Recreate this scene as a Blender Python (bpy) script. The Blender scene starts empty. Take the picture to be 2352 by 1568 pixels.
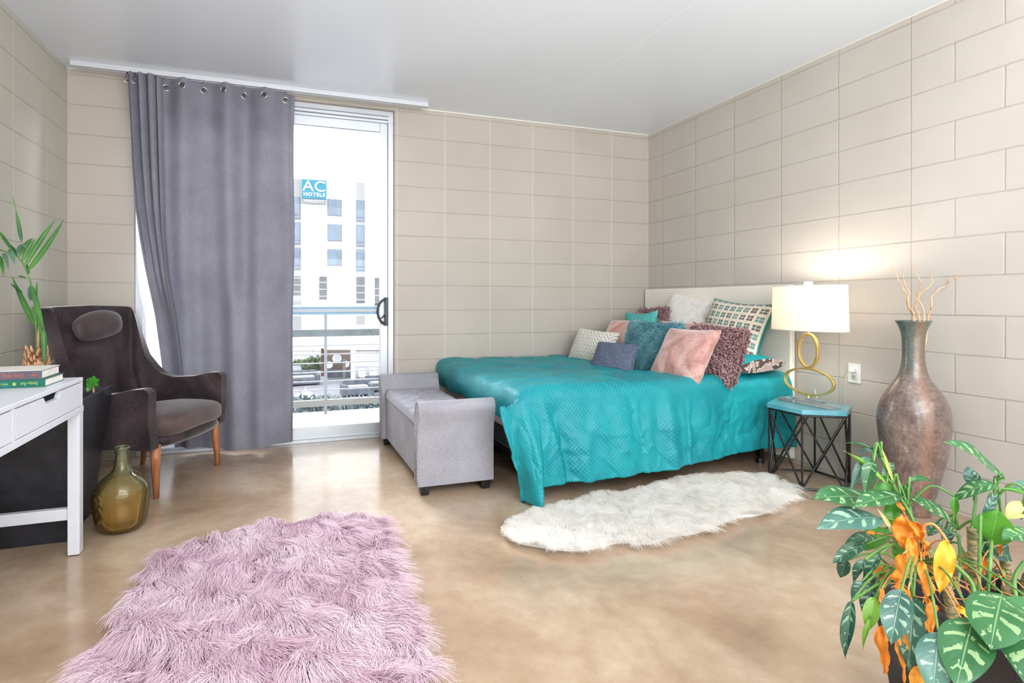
import bpy, bmesh, math, random
import numpy as np
from mathutils import Vector, Matrix, noise
random.seed(7); rng = np.random.default_rng(7)
C = bpy.context.scene.collection
pi = math.pi
# ------------------------------------------------------------------ survey of the room (metres, right back corner = origin)
F = 1226.7; YAW = -0.316; YH = 692.3; CX = 1043.5; CAM = (-3.348, -4.277, 1.10)
_c, _s = math.cos(YAW), math.sin(YAW)
def ray(x):
    a = (x - CX) / F
    return (-_s + a * _c, _c + a * _s)
def onplane(x, y, n, off):
    d = ray(x); t = (off - (n[0] * CAM[0] + n[1] * CAM[1])) / (n[0] * d[0] + n[1] * d[1])
    return Vector((CAM[0] + t * d[0], CAM[1] + t * d[1], CAM[2] + (YH - y) / F * t))
def back(x, y, Y=0.0): return onplane(x, y, (0, 1), Y)
def right(x, y, X=0.0): return onplane(x, y, (1, 0), X)
def fl(x, y, z=0.0):
    t = (z - CAM[2]) * F / (YH - y); d = ray(x)
    return Vector((CAM[0] + t * d[0], CAM[1] + t * d[1], z))
def at(x, y, D):
    d = ray(x); return Vector((CAM[0] + D * d[0], CAM[1] + D * d[1], CAM[2] + (YH - y) / F * D))
CEIL = 2.69; M = 0.2032; K0 = 2.653

# ------------------------------------------------------------------ materials
def lin(c):
    if isinstance(c, str):
        c = c.lstrip('#'); c = [int(c[i:i + 2], 16) for i in (0, 2, 4)]
    return tuple(((v / 255) / 12.92 if v / 255 <= .04045 else ((v / 255 + .055) / 1.055) ** 2.4) for v in c) + (1,)
def newmat(name):
    m = bpy.data.materials.new(name); m.use_nodes = True
    nt = m.node_tree; b = nt.nodes['Principled BSDF']
    return m, nt, b
def setin(b, k, v):
    if k in b.inputs: b.inputs[k].default_value = v
def nd(nt, t, **kw):
    n = nt.nodes.new(t)
    for k, v in kw.items():
        if k.startswith('i_'):
            key = k[2:]; key = int(key) if key.isdigit() else key.replace('_', ' ')
            n.inputs[key].default_value = v
        else: setattr(n, k, v)
    return n
def coords(nt, kind='Object', scale=(1, 1, 1), rot=(0, 0, 0)):
    tc = nd(nt, 'ShaderNodeTexCoord'); mp = nd(nt, 'ShaderNodeMapping')
    mp.inputs['Scale'].default_value = scale; mp.inputs['Rotation'].default_value = rot
    nt.links.new(tc.outputs[kind], mp.inputs['Vector']); return mp.outputs['Vector']
def ramp(nt, fac, stops):
    r = nd(nt, 'ShaderNodeValToRGB'); els = r.color_ramp.elements
    while len(els) > len(stops): els.remove(els[-1])
    while len(els) < len(stops): els.new(1)
    for e, (p, c) in zip(els, stops): e.position = p; e.color = lin(c)
    nt.links.new(fac, r.inputs['Fac']); return r.outputs['Color']
def math_(nt, op, a, b=None, c=None):
    n = nd(nt, 'ShaderNodeMath', operation=op)
    for i, v in enumerate((a, b, c)):
        if v is None: continue
        if isinstance(v, (int, float)): n.inputs[i].default_value = v
        else: nt.links.new(v, n.inputs[i])
    return n.outputs[0]
def bump(nt, b, h, strength=.3, dist=.01):
    n = nd(nt, 'ShaderNodeBump', i_Strength=strength, i_Distance=dist)
    nt.links.new(h, n.inputs['Height']); nt.links.new(n.outputs['Normal'], b.inputs['Normal'])
def mixc(nt, fac, a, b, typ='MIX'):
    n = nd(nt, 'ShaderNodeMix', data_type='RGBA', blend_type=typ)
    for sock, v in ((n.inputs[0], fac), (n.inputs[6], a), (n.inputs[7], b)):
        if isinstance(v, (int, float)): sock.default_value = v
        elif isinstance(v, tuple): sock.default_value = v
        else: nt.links.new(v, sock)
    return n.outputs[2]
def plain(name, col, rough=.5, metal=0, col2=None, nscale=8, bumps=0, bscale=60, spec=.5, sheen=0, coat=0, stretch=(1, 1, 1), lo=.35, hi=.65):
    m, nt, b = newmat(name)
    setin(b, 'Roughness', rough); setin(b, 'Metallic', metal); setin(b, 'Specular IOR Level', spec)
    if sheen: setin(b, 'Sheen Weight', sheen)
    if coat: setin(b, 'Coat Weight', coat); setin(b, 'Coat Roughness', .1)
    v = coords(nt, scale=stretch)
    n = nd(nt, 'ShaderNodeTexNoise', i_Scale=nscale, i_Detail=5); nt.links.new(v, n.inputs['Vector'])
    nt.links.new(ramp(nt, n.outputs['Fac'], [(lo, col), (hi, col2 or col)]), b.inputs['Base Color'])
    if bumps:
        n2 = nd(nt, 'ShaderNodeTexNoise', i_Scale=bscale, i_Detail=4); nt.links.new(v, n2.inputs['Vector'])
        bump(nt, b, n2.outputs['Fac'], bumps, .004)
    return m

def blockwall(name, c1, c2, axis, mode):
    """painted concrete block: course lines and upright joints from object coordinates"""
    m, nt, b = newmat(name); setin(b, 'Roughness', .5); setin(b, 'Specular IOR Level', .35)
    tc = nd(nt, 'ShaderNodeTexCoord'); sp = nd(nt, 'ShaderNodeSeparateXYZ'); nt.links.new(tc.outputs['Object'], sp.inputs[0])
    a = sp.outputs[axis]; z = sp.outputs[2]
    wob = nd(nt, 'ShaderNodeTexNoise', i_Scale=5.0, i_Detail=2); nt.links.new(tc.outputs['Object'], wob.inputs['Vector'])
    w = math_(nt, 'MULTIPLY', math_(nt, 'SUBTRACT', wob.outputs['Fac'], .5), .008)
    q = math_(nt, 'DIVIDE', math_(nt, 'ADD', math_(nt, 'SUBTRACT', K0, z), w), M)
    dz = math_(nt, 'MULTIPLY', math_(nt, 'ABSOLUTE', math_(nt, 'SUBTRACT', math_(nt, 'FRACT', math_(nt, 'ADD', q, 20.5)), .5)), M)
    p = math_(nt, 'DIVIDE', math_(nt, 'ADD', a, w), 2 * M)
    if mode == 'right':
        row = math_(nt, 'MODULO', math_(nt, 'ADD', math_(nt, 'FLOOR', q), 20), 2)
        near = math_(nt, 'LESS_THAN', a, -2.30)
        p = math_(nt, 'ADD', p, math_(nt, 'ADD', .5, math_(nt, 'MULTIPLY', math_(nt, 'MULTIPLY', row, near), .5)))
    if mode == 'left': p = math_(nt, 'ADD', p, .717 / (2 * M))
    dv = math_(nt, 'MULTIPLY', math_(nt, 'ABSOLUTE', math_(nt, 'SUBTRACT', math_(nt, 'FRACT', math_(nt, 'ADD', p, 40.5)), .5)), 2 * M)
    if mode == 'back':
        hide = math_(nt, 'LESS_THAN', a, -2.47); dv = math_(nt, 'ADD', dv, hide)
    def sm(d, lo=.0015, hi=.0055):
        r = nd(nt, 'ShaderNodeMapRange', interpolation_type='SMOOTHSTEP'); nt.links.new(d, r.inputs['Value'])
        for k, v in (('From Min', lo), ('From Max', hi), ('To Min', 1), ('To Max', 0)): r.inputs[k].default_value = v
        return r.outputs[0]
    hl = sm(dz); vl = sm(dv)
    n1 = nd(nt, 'ShaderNodeTexNoise', i_Scale=1.4, i_Detail=3); nt.links.new(tc.outputs['Object'], n1.inputs['Vector'])
    base = ramp(nt, n1.outputs['Fac'], [(.35, c1), (.68, c2)])
    fade = nd(nt, 'ShaderNodeTexNoise', i_Scale=3.0, i_Detail=2); nt.links.new(tc.outputs['Object'], fade.inputs['Vector'])
    fd = math_(nt, 'MULTIPLY', hl, math_(nt, 'MULTIPLY_ADD', fade.outputs['Fac'], 1.0, -.1))
    col = mixc(nt, fd, base, lin((150, 141, 128)))  # shade along the course joints mixed into the paint colour
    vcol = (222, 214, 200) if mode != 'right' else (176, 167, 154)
    col = mixc(nt, math_(nt, 'MULTIPLY', vl, .55), col, lin(vcol))  # pale upright ridges: catch of light put into colour; right wall darker instead
    nt.links.new(col, b.inputs['Base Color'])
    n2 = nd(nt, 'ShaderNodeTexNoise', i_Scale=120, i_Detail=3); nt.links.new(tc.outputs['Object'], n2.inputs['Vector'])
    vo = nd(nt, 'ShaderNodeTexVoronoi', i_Scale=22); nt.links.new(tc.outputs['Object'], vo.inputs['Vector'])
    pit = math_(nt, 'LESS_THAN', vo.outputs['Distance'], .045)
    h = math_(nt, 'MULTIPLY', n2.outputs['Fac'], .16)
    h = math_(nt, 'SUBTRACT', h, math_(nt, 'MULTIPLY', hl, 1.0))
    h = math_(nt, 'ADD', h, math_(nt, 'MULTIPLY', vl, .6 if mode != 'right' else -.8))
    h = math_(nt, 'SUBTRACT', h, math_(nt, 'MULTIPLY', pit, .5))
    bump(nt, b, h, .55, .004)
    return m

def fabric(name, c1, c2, rough=.85, weave=500, wb=.25, sheen=.2, nscale=400, transl=0):
    m, nt, b = newmat(name); setin(b, 'Roughness', rough); setin(b, 'Specular IOR Level', .2)
    v = coords(nt, 'Object', (1, 1, 1))
    n = nd(nt, 'ShaderNodeTexNoise', i_Scale=nscale, i_Detail=2); nt.links.new(v, n.inputs['Vector'])
    nb = nd(nt, 'ShaderNodeTexNoise', i_Scale=5, i_Detail=3); nt.links.new(v, nb.inputs['Vector'])
    f = math_(nt, 'ADD', math_(nt, 'MULTIPLY', n.outputs['Fac'], .7), math_(nt, 'MULTIPLY', nb.outputs['Fac'], .3))
    nt.links.new(ramp(nt, f, [(.38, c1), (.62, c2)]), b.inputs['Base Color'])
    bump(nt, b, n.outputs['Fac'], wb, .002)
    if transl:
        tr = nd(nt, 'ShaderNodeBsdfTranslucent'); tr.inputs['Color'].default_value = lin(c2)
        mx = nd(nt, 'ShaderNodeMixShader'); mx.inputs[0].default_value = transl
        nt.links.new(b.outputs[0], mx.inputs[1]); nt.links.new(tr.outputs[0], mx.inputs[2])
        nt.links.new(mx.outputs[0], nt.nodes['Material Output'].inputs['Surface'])
    return m
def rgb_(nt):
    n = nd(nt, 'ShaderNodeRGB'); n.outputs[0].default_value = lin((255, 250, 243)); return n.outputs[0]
def furmat(name, stops, rough=.6, sheen=.3, tr=.4):
    m, nt, b = newmat(name); setin(b, 'Roughness', rough); setin(b, 'Specular IOR Level', .25)
    if 'white' in name: nt.links.new(rgb_(nt), b.inputs['Emission Color']); setin(b, 'Emission Strength', .16)  # white fur emits faintly, added to lift it out of grey
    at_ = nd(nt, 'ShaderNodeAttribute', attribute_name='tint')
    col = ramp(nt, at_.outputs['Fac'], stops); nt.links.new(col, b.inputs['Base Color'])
    if tr:
        tl = nd(nt, 'ShaderNodeBsdfTranslucent'); nt.links.new(col, tl.inputs[0]); mx = nd(nt, 'ShaderNodeMixShader'); mx.inputs[0].default_value = tr
        nt.links.new(b.outputs[0], mx.inputs[1]); nt.links.new(tl.outputs[0], mx.inputs[2]); nt.links.new(mx.outputs[0], nt.nodes['Material Output'].inputs['Surface'])
    return m
def velvet(name, dark, mid, light, scale=3.0, bs=.3, stretch=(1, 1, 1)):
    m, nt, b = newmat(name); setin(b, 'Roughness', .55); setin(b, 'Sheen Weight', .8); setin(b, 'Sheen Roughness', .35); setin(b, 'Specular IOR Level', .2)
    v = coords(nt, 'Object', stretch)
    n = nd(nt, 'ShaderNodeTexNoise', i_Scale=scale, i_Detail=6, i_Distortion=1.2); nt.links.new(v, n.inputs['Vector'])
    n2 = nd(nt, 'ShaderNodeTexNoise', i_Scale=70, i_Detail=3); nt.links.new(v, n2.inputs['Vector'])
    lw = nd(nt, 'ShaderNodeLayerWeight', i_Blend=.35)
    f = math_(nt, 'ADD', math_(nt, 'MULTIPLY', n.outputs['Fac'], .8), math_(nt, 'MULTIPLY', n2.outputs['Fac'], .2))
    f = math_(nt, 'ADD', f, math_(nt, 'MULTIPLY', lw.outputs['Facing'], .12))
    nt.links.new(ramp(nt, f, [(.38, dark), (.52, mid), (.72, light)]), b.inputs['Base Color'])
    bump(nt, b, n2.outputs['Fac'], bs, .002)
    return m
def glassmat(name, col, rough=.0, ior=1.45):
    m, nt, b = newmat(name); setin(b, 'Base Color', lin(col)); setin(b, 'Transmission Weight', 1.0); setin(b, 'Roughness', rough); setin(b, 'IOR', ior)
    return m

# ------------------------------------------------------------------ mesh helpers
def link(o, parent=None):
    C.objects.link(o)
    if parent is not None: o.parent = parent
    return o
def obj(name, verts, faces, mat, parent=None, smooth=True, uvs=None, autos=None):
    me = bpy.data.meshes.new(name); me.from_pydata([tuple(v) for v in verts], [], faces); me.update()
    if mat is not None:
        for mm in (mat if isinstance(mat, (list, tuple)) else [mat]): me.materials.append(mm)
    if smooth: me.polygons.foreach_set('use_smooth', [True] * len(me.polygons))
    if uvs is not None:
        ul = me.uv_layers.new(name='UVMap')
        for l in me.loops: ul.data[l.index].uv = uvs[l.vertex_index]
    o = bpy.data.objects.new(name, me); link(o, parent)
    return o
def frombm(name, bm, mat, parent=None, smooth=False):
    me = bpy.data.meshes.new(name); bm.to_mesh(me); bm.free()
    if mat is not None: me.materials.append(mat)
    me.polygons.foreach_set('use_smooth', [smooth] * len(me.polygons))
    return link(bpy.data.objects.new(name, me), parent)
def empty(name, loc=(0, 0, 0), rz=0, label=None, cat=None, group=None):
    o = bpy.data.objects.new(name, None); link(o); o.location = loc; o.rotation_euler = (0, 0, rz); o.empty_display_size = .1
    return tag(o, label, cat, group)
def tag(o, label=None, cat=None, group=None, kind=None):
    if label: o['label'] = label
    if cat: o['category'] = cat
    if group: o['group'] = group
    if kind: o['kind'] = kind
    return o
def bevel(o, w=.01, seg=2, ang=30):
    m = o.modifiers.new('bevel', 'BEVEL'); m.width = w; m.segments = seg; m.limit_method = 'ANGLE'; m.angle_limit = math.radians(ang)
    for p in o.data.polygons: p.use_smooth = True
    try:
        m.harden_normals = True
    except Exception: pass
    return o
def subsurf(o, n=1):
    m = o.modifiers.new('sub', 'SUBSURF'); m.levels = n; m.render_levels = n; return o
class B:
    """collects boxes, bars and tubes of ONE part"""
    def __init__(s): s.v = []; s.f = []
    def add(s, v, f):
        n = len(s.v); s.v += [tuple(p) for p in v]; s.f += [tuple(i + n for i in q) for q in f]; return s
    def box(s, x0, x1, y0, y1, z0, z1, rz=0, top=1.0, piv=None):
        cx, cy = (x0 + x1) / 2, (y0 + y1) / 2; v = []
        for z, k in ((z0, 1), (z1, top)):
            for x, y in ((x0, y0), (x1, y0), (x1, y1), (x0, y1)):
                x_, y_ = cx + (x - cx) * k, cy + (y - cy) * k
                if rz:
                    px, py = piv or (cx, cy); dx, dy = x_ - px, y_ - py
                    x_, y_ = px + dx * math.cos(rz) - dy * math.sin(rz), py + dx * math.sin(rz) + dy * math.cos(rz)
                v.append((x_, y_, z))
        return s.add(v, [(3, 2, 1, 0), (4, 5, 6, 7), (0, 1, 5, 4), (1, 2, 6, 5), (2, 3, 7, 6), (3, 0, 4, 7)])
    def tube(s, pts, rad, n=8, cap=True, closed=False, flat=None):
        pts = [Vector(p) for p in pts]; K = len(pts)
        rad = [rad] * K if isinstance(rad, (int, float)) else rad
        v = []; f = []; ref = None
        for i, p in enumerate(pts):
            if closed: t = pts[(i + 1) % K] - pts[i - 1]
            else: t = pts[min(i + 1, K - 1)] - pts[max(i - 1, 0)]
            t.normalize()
            if ref is None: ref = Vector((0, 0, 1)) if abs(t.z) < .9 else Vector((1, 0, 0))
            a = (ref - t * ref.dot(t)).normalized(); b = t.cross(a); ref = a
            for k in range(n):
                th = 2 * pi * k / n
                v.append(p + (a * math.cos(th) * (flat or 1) + b * math.sin(th)) * rad[i])
        for i in range(K if closed else K - 1):
            j = (i + 1) % K
            for k in range(n): f.append((i * n + k, i * n + (k + 1) % n, j * n + (k + 1) % n, j * n + k))
        if cap and not closed: f.append(tuple(range(n))[::-1]); f.append(tuple((K - 1) * n + k for k in range(n)))
        return s.add(v, f)
    def rod(s, a, b, r, n=8): return s.tube([a, b], r, n)
    def sphere(s, c, r, n=10, sq=(1, 1, 1)):
        v = []; f = []; m_ = n // 2
        for i in range(m_ + 1):
            th = pi * i / m_
            for k in range(n):
                ph = 2 * pi * k / n
                v.append((c[0] + r * sq[0] * math.sin(th) * math.cos(ph), c[1] + r * sq[1] * math.sin(th) * math.sin(ph), c[2] + r * sq[2] * math.cos(th)))
        for i in range(m_):
            for k in range(n): f.append((i * n + k, (i + 1) * n + k, (i + 1) * n + (k + 1) % n, i * n + (k + 1) % n))
        return s.add(v, f)
    def build(s, name, mat, parent=None, smooth=False, bv=0, seg=2):
        o = obj(name, s.v, s.f, mat, parent, smooth)
        if bv: bevel(o, bv, seg)
        return o
def grid(nu, nv, fn, closed=False):
    v = [fn(i / (nu if closed else nu - 1), j / (nv - 1)) for i in range(nu) for j in range(nv)]; f = []
    for i in range(nu if closed else nu - 1):
        k = (i + 1) % nu
        for j in range(nv - 1): f.append((i * nv + j, k * nv + j, k * nv + j + 1, i * nv + j + 1))
    return v, f
def lathe(prof, n=48, c=(0, 0)):
    v = []; f = []; K = len(prof)
    for k in range(n):
        th = 2 * pi * k / n
        for r, z in prof: v.append((c[0] + r * math.cos(th), c[1] + r * math.sin(th), z))
    for k in range(n):
        j = (k + 1) % n
        for i in range(K - 1): f.append((k * K + i, j * K + i, j * K + i + 1, k * K + i + 1))
    return v, f
def spline(pts, n=8):
    """Catmull-Rom through the points (any dimension)"""
    P = [tuple(p) for p in pts]; P = [P[0]] + P + [P[-1]]; out = []
    for i in range(1, len(P) - 2):
        for k in range(n):
            t = k / n; a, b, c, d = P[i - 1], P[i], P[i + 1], P[i + 2]
            out.append(tuple(.5 * ((2 * b[j]) + (-a[j] + c[j]) * t + (2 * a[j] - 5 * b[j] + 4 * c[j] - d[j]) * t * t + (-a[j] + 3 * b[j] - 3 * c[j] + d[j]) * t ** 3) for j in range(len(b))))
    out.append(P[-2]); return out
def lerp(t, a, b): return a + (b - a) * t
def smooth(x, a=0., b=1.):
    t = min(1, max(0, (x - a) / (b - a))); return t * t * (3 - 2 * t)
def interp(x, tab):
    if x <= tab[0][0]: return tab[0][1]
    for (a, va), (b, vb) in zip(tab, tab[1:]):
        if x <= b: return va + (vb - va) * (x - a) / (b - a)
    return tab[-1][1]
def nz(x, y, z=0): return noise.noise(Vector((x, y, z)))

def strands(name, P, R, mat, parent, sides=1, tint=None, sd=None):
    """P (N,K,3) points of every hair, R (K) radii; ribbons (sides 1) or small tubes"""
    N, K, _ = P.shape
    T = np.gradient(P, axis=1); T /= np.linalg.norm(T, axis=2, keepdims=True) + 1e-9
    up = rng.normal(size=(N, 1, 3)); A = np.cross(T, up); A /= np.linalg.norm(A, axis=2, keepdims=True) + 1e-9
    if sd is not None:
        A = np.cross(T, sd[:, None, :] + .35 * up); A /= np.linalg.norm(A, axis=2, keepdims=True) + 1e-9
    Rr = np.asarray(R)
    if Rr.ndim == 1: Rr = np.broadcast_to(Rr[None, :], (N, K))
    if sides == 1:
        V = np.stack([P - A * Rr[..., None], P + A * Rr[..., None]], 2).reshape(-1, 3); n = 2
        base = (np.arange(N) * K * 2)[:, None] + (np.arange(K - 1) * 2)[None, :]
        Fc = np.stack([base, base + 1, base + 3, base + 2], -1).reshape(-1, 4)
    else:
        Bv = np.cross(T, A); n = sides; ring = []
        for k in range(n):
            th = 2 * pi * k / n; ring.append(P + (A * math.cos(th) + Bv * math.sin(th)) * Rr[..., None])
        V = np.stack(ring, 2).reshape(-1, 3)
        base = ((np.arange(N) * K * n)[:, None] + (np.arange(K - 1) * n)[None, :])
        Fc = np.concatenate([np.stack([base + k, base + (k + 1) % n, base + n + (k + 1) % n, base + n + k], -1).reshape(-1, 4) for k in range(n)])
    me = bpy.data.meshes.new(name); me.vertices.add(len(V)); me.vertices.foreach_set('co', V.astype(np.float32).ravel())
    me.loops.add(Fc.size); me.loops.foreach_set('vertex_index', Fc.astype(np.int32).ravel())
    me.polygons.add(len(Fc)); me.polygons.foreach_set('loop_start', (np.arange(len(Fc)) * 4).astype(np.int32))
    me.polygons.foreach_set('loop_total', np.full(len(Fc), 4, np.int32))
    me.polygons.foreach_set('use_smooth', np.ones(len(Fc), bool))
    me.update(calc_edges=True)
    tn = rng.random((N, 1)) if tint is None else np.asarray(tint).reshape(N, -1)
    if tn.shape[1] == 1: tn = np.repeat(tn, K, 1)
    at_ = me.attributes.new('tint', 'FLOAT', 'POINT'); at_.data.foreach_set('value', np.repeat(tn.reshape(-1), n).astype(np.float32))
    me.materials.append(mat)
    return link(bpy.data.objects.new(name, me), parent)

# ------------------------------------------------------------------ MATERIAL SET
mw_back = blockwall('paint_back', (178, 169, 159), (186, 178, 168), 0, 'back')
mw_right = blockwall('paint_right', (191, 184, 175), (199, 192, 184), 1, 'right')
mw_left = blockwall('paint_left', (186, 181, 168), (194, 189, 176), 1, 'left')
def m_floor():
    m, nt, b = newmat('polished_concrete'); setin(b, 'Specular IOR Level', .85)
    v = coords(nt, 'Object')
    n1 = nd(nt, 'ShaderNodeTexNoise', i_Scale=1.6, i_Detail=8, i_Roughness=.6, i_Distortion=.4); nt.links.new(v, n1.inputs['Vector'])
    n2 = nd(nt, 'ShaderNodeTexNoise', i_Scale=14, i_Detail=6, i_Roughness=.7); nt.links.new(v, n2.inputs['Vector'])
    n3 = nd(nt, 'ShaderNodeTexNoise', i_Scale=.8, i_Detail=3); nt.links.new(v, n3.inputs['Vector'])
    f = math_(nt, 'ADD', math_(nt, 'MULTIPLY', n1.outputs['Fac'], .80), math_(nt, 'MULTIPLY', n2.outputs['Fac'], .20))
    c = ramp(nt, f, [(.30, (134, 106, 82)), (.45, (165, 138, 112)), (.56, (186, 162, 137)), (.72, (210, 192, 170))])
    c = mixc(nt, math_(nt, 'MULTIPLY', n3.outputs['Fac'], .25), c, lin((196, 172, 150)))
    nt.links.new(c, b.inputs['Base Color'])
    nt.links.new(math_(nt, 'MULTIPLY_ADD', n1.outputs['Fac'], .22, .08), b.inputs['Roughness'])
    bump(nt, b, n2.outputs['Fac'], .03, .003)
    return m
def m_ceiling():
    m, nt, b = newmat('ceiling_paint'); setin(b, 'Base Color', lin((229, 235, 243))); setin(b, 'Roughness', .24); setin(b, 'Specular IOR Level', .95)
    v = coords(nt, 'Object'); n = nd(nt, 'ShaderNodeTexNoise', i_Scale=.9, i_Detail=3); nt.links.new(v, n.inputs['Vector'])
    bump(nt, b, n.outputs['Fac'], .15, .02); return m
MF = m_floor(); MC = m_ceiling()
m_alu = plain('anodised_frame', (206, 210, 216), .35, .35, (214, 218, 222), 3)
m_track = plain('track_paint', (208, 210, 216), .35, .2)
m_white = plain('white_plastic', (236, 236, 234), .4)
m_black = plain('black_paint', (24, 23, 24), .45, 0, (34, 33, 34), 30)
m_blackmetal = plain('black_steel', (26, 25, 26), .35, .3, (44, 42, 42), 40, coat=.3)
m_steel = plain('steel', (180, 180, 184), .25, 1)
m_darkmetal = plain('dark_metal', (60, 60, 64), .35, .8)

# ================================================================== ROOM SHELL
LX0 = -4.722
def lwx(y): return LX0 + .0302 * y
YR = -6.6
b_ = B(); b_.add([(lwx(YR) - .2, YR, -.15), (.2, YR, -.15), (.2, .2, -.15), (LX0 - .2, .2, -.15), (lwx(YR) - .2, YR, 0), (.2, YR, 0), (.2, .2, 0), (LX0 - .2, .2, 0)],
    [(3, 2, 1, 0), (4, 5, 6, 7), (0, 1, 5, 4), (1, 2, 6, 5), (2, 3, 7, 6), (3, 0, 4, 7)])
tag(b_.build('floor', MF), kind='structure')
b_ = B(); b_.add([(lwx(YR) - .2, YR, CEIL), (.2, YR, CEIL), (.2, .2, CEIL), (LX0 - .2, .2, CEIL), (lwx(YR) - .2, YR, CEIL + .2), (.2, YR, CEIL + .2), (.2, .2, CEIL + .2), (LX0 - .2, .2, CEIL + .2)],
    [(3, 2, 1, 0), (4, 5, 6, 7), (0, 1, 5, 4), (1, 2, 6, 5), (2, 3, 7, 6), (3, 0, 4, 7)])
tag(b_.build('ceiling', MC), kind='structure')
tag(B().box(0, .2, YR, .2, 0, CEIL).build('wall_right', mw_right), kind='structure')
b_ = B(); b_.add([(lwx(YR) - .2, YR, 0), (lwx(YR), YR, 0), (LX0, 0, 0), (LX0 - .2, 0, 0), (lwx(YR) - .2, YR, CEIL), (lwx(YR), YR, CEIL), (LX0, 0, CEIL), (LX0 - .2, 0, CEIL)],
    [(3, 2, 1, 0), (4, 5, 6, 7), (0, 1, 5, 4), (1, 2, 6, 5), (2, 3, 7, 6), (3, 0, 4, 7)])
tag(b_.build('wall_left', mw_left), kind='structure')
OX0, OX1, OZ = -4.323, -2.462, 2.648          # opening of the sliding door
tag(B().box(LX0 - .2, OX0, 0, .2, 0, CEIL).box(OX1, 0, 0, .2, 0, CEIL).box(OX0, OX1, 0, .2, OZ, CEIL).build('wall_back', mw_back), kind='structure')
# fine caulk line along the ceiling, and the seams in the ceiling slab
m_caulk = plain('caulk', (226, 222, 212), .5)
tag(B().box(LX0, 0, -.008, 0, CEIL - .008, CEIL).build('trim_1', m_caulk), kind='structure')
tag(B().box(-.006, 0, YR, 0, CEIL - .006, CEIL).build('trim_2', m_caulk), kind='structure')
s0, s1 = fl(1250, 262, CEIL), fl(1590, 8, CEIL)
q0, q1 = fl(1088, 42, CEIL), fl(1118, 0, CEIL)
for i, (p, q) in enumerate(((s0, s1), (q0, q1))):
    d = (q - p); q = q + d * 1.2
    bb = B(); bb.tube([p, lerp(.3, p, q) + Vector((.01, 0, 0)), lerp(.6, p, q) - Vector((.008, 0, 0)), q], .0022, 6)
    tag(bb.build('trim_%d' % (3 + i), plain('seam%d' % i, (236, 238, 240), .5)), kind='structure')

# ---- sliding glass door
dr = empty('door_1', (0, 0, 0), label='sliding glass balcony door with pale metal frame beside grey curtain', cat='door'); dr['kind'] = 'structure'
FX1 = back(880, 500).x; HB = 2.505
fr = B()
fr.box(OX0, OX1, .03, .15, HB + .05, OZ)                # head
fr.box(OX0, OX0 + .05, .03, .15, 0, HB + .05).box(OX1 - .045, OX1, .03, .15, 0, HB + .05)
fr.box(OX0, OX1, .02, .16, 0, .022).box(OX0, OX1, .05, .062, .022, .04)
fr.build('frame', m_alu, dr, bv=.003)
B().box(OX0 + .05, OX1 - .045, .024, .034, HB + .066, HB + .074).box(OX0 + .05, OX1 - .045, .024, .034, HB + .098, HB + .103).build('head_groove', plain('groove', (120, 122, 128), .5), dr)
pn = B(); PX0, PX1 = -3.44, OX1 - .045
pn.box(PX1 - .062, PX1, .055, .095, .03, HB + .05).box(PX0, PX0 + .06, .055, .095, .03, HB + .05)
pn.box(PX0 + .06, PX1 - .062, .055, .095, .03, .115).box(PX0 + .06, PX1 - .062, .055, .095, HB - .02, HB + .05)
sash = pn.build('sash', m_alu, dr, bv=.003)
def m_pane():
    m, nt, b = newmat('pane_glass'); nt.nodes.remove(b)
    tr = nd(nt, 'ShaderNodeBsdfTransparent'); tr.inputs[0].default_value = (.97, .985, .99, 1); gl = nd(nt, 'ShaderNodeBsdfGlossy', i_Roughness=.02)
    fz = nd(nt, 'ShaderNodeFresnel', i_IOR=1.25); mx = nd(nt, 'ShaderNodeMixShader')
    nt.links.new(fz.outputs[0], mx.inputs[0]); nt.links.new(tr.outputs[0], mx.inputs[1]); nt.links.new(gl.outputs[0], mx.inputs[2])
    nt.links.new(mx.outputs[0], nt.nodes['Material Output'].inputs['Surface']); return m
MPANE = m_pane()
B().box(PX0 + .06, PX1 - .062, .072, .078, .115, HB - .02).build('pane', MPANE, dr)
pn = B(); pn.box(OX0 + .05, OX0 + .11, .10, .135, .03, HB + .05).box(-3.46, -3.40, .10, .135, .03, HB + .05).box(OX0 + .11, -3.46, .10, .135, .03, .115).box(OX0 + .11, -3.46, .10, .135, HB - .02, HB + .05)
pn.build('sash', m_alu, dr, bv=.003)
B().box(OX0 + .11, -3.46, .114, .120, .115, HB - .02).build('pane', MPANE, dr)
hz = back(888, 715, .04).z; hx = PX1 - .03
hp = [(hx + .012, .045, hz - .10), (hx + .012, .02, hz - .105)]
arc = [(hx + .01 - .07 * math.sin(pi * t), .012, hz - .1 * math.cos(pi * t)) for t in [i / 14 for i in range(15)]]
hd = B(); hd.tube(arc, .011, 8); hd.box(hx + .0, hx + .024, .004, .055, hz - .115, hz + .115); hd.tube([(hx - .03, .02, hz - .06), (hx, .03, hz - .03)], .006, 6)
hd.build('handle', plain('handle_dark', (52, 58, 66), .4, .3), dr, smooth=False, bv=.003)

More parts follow.
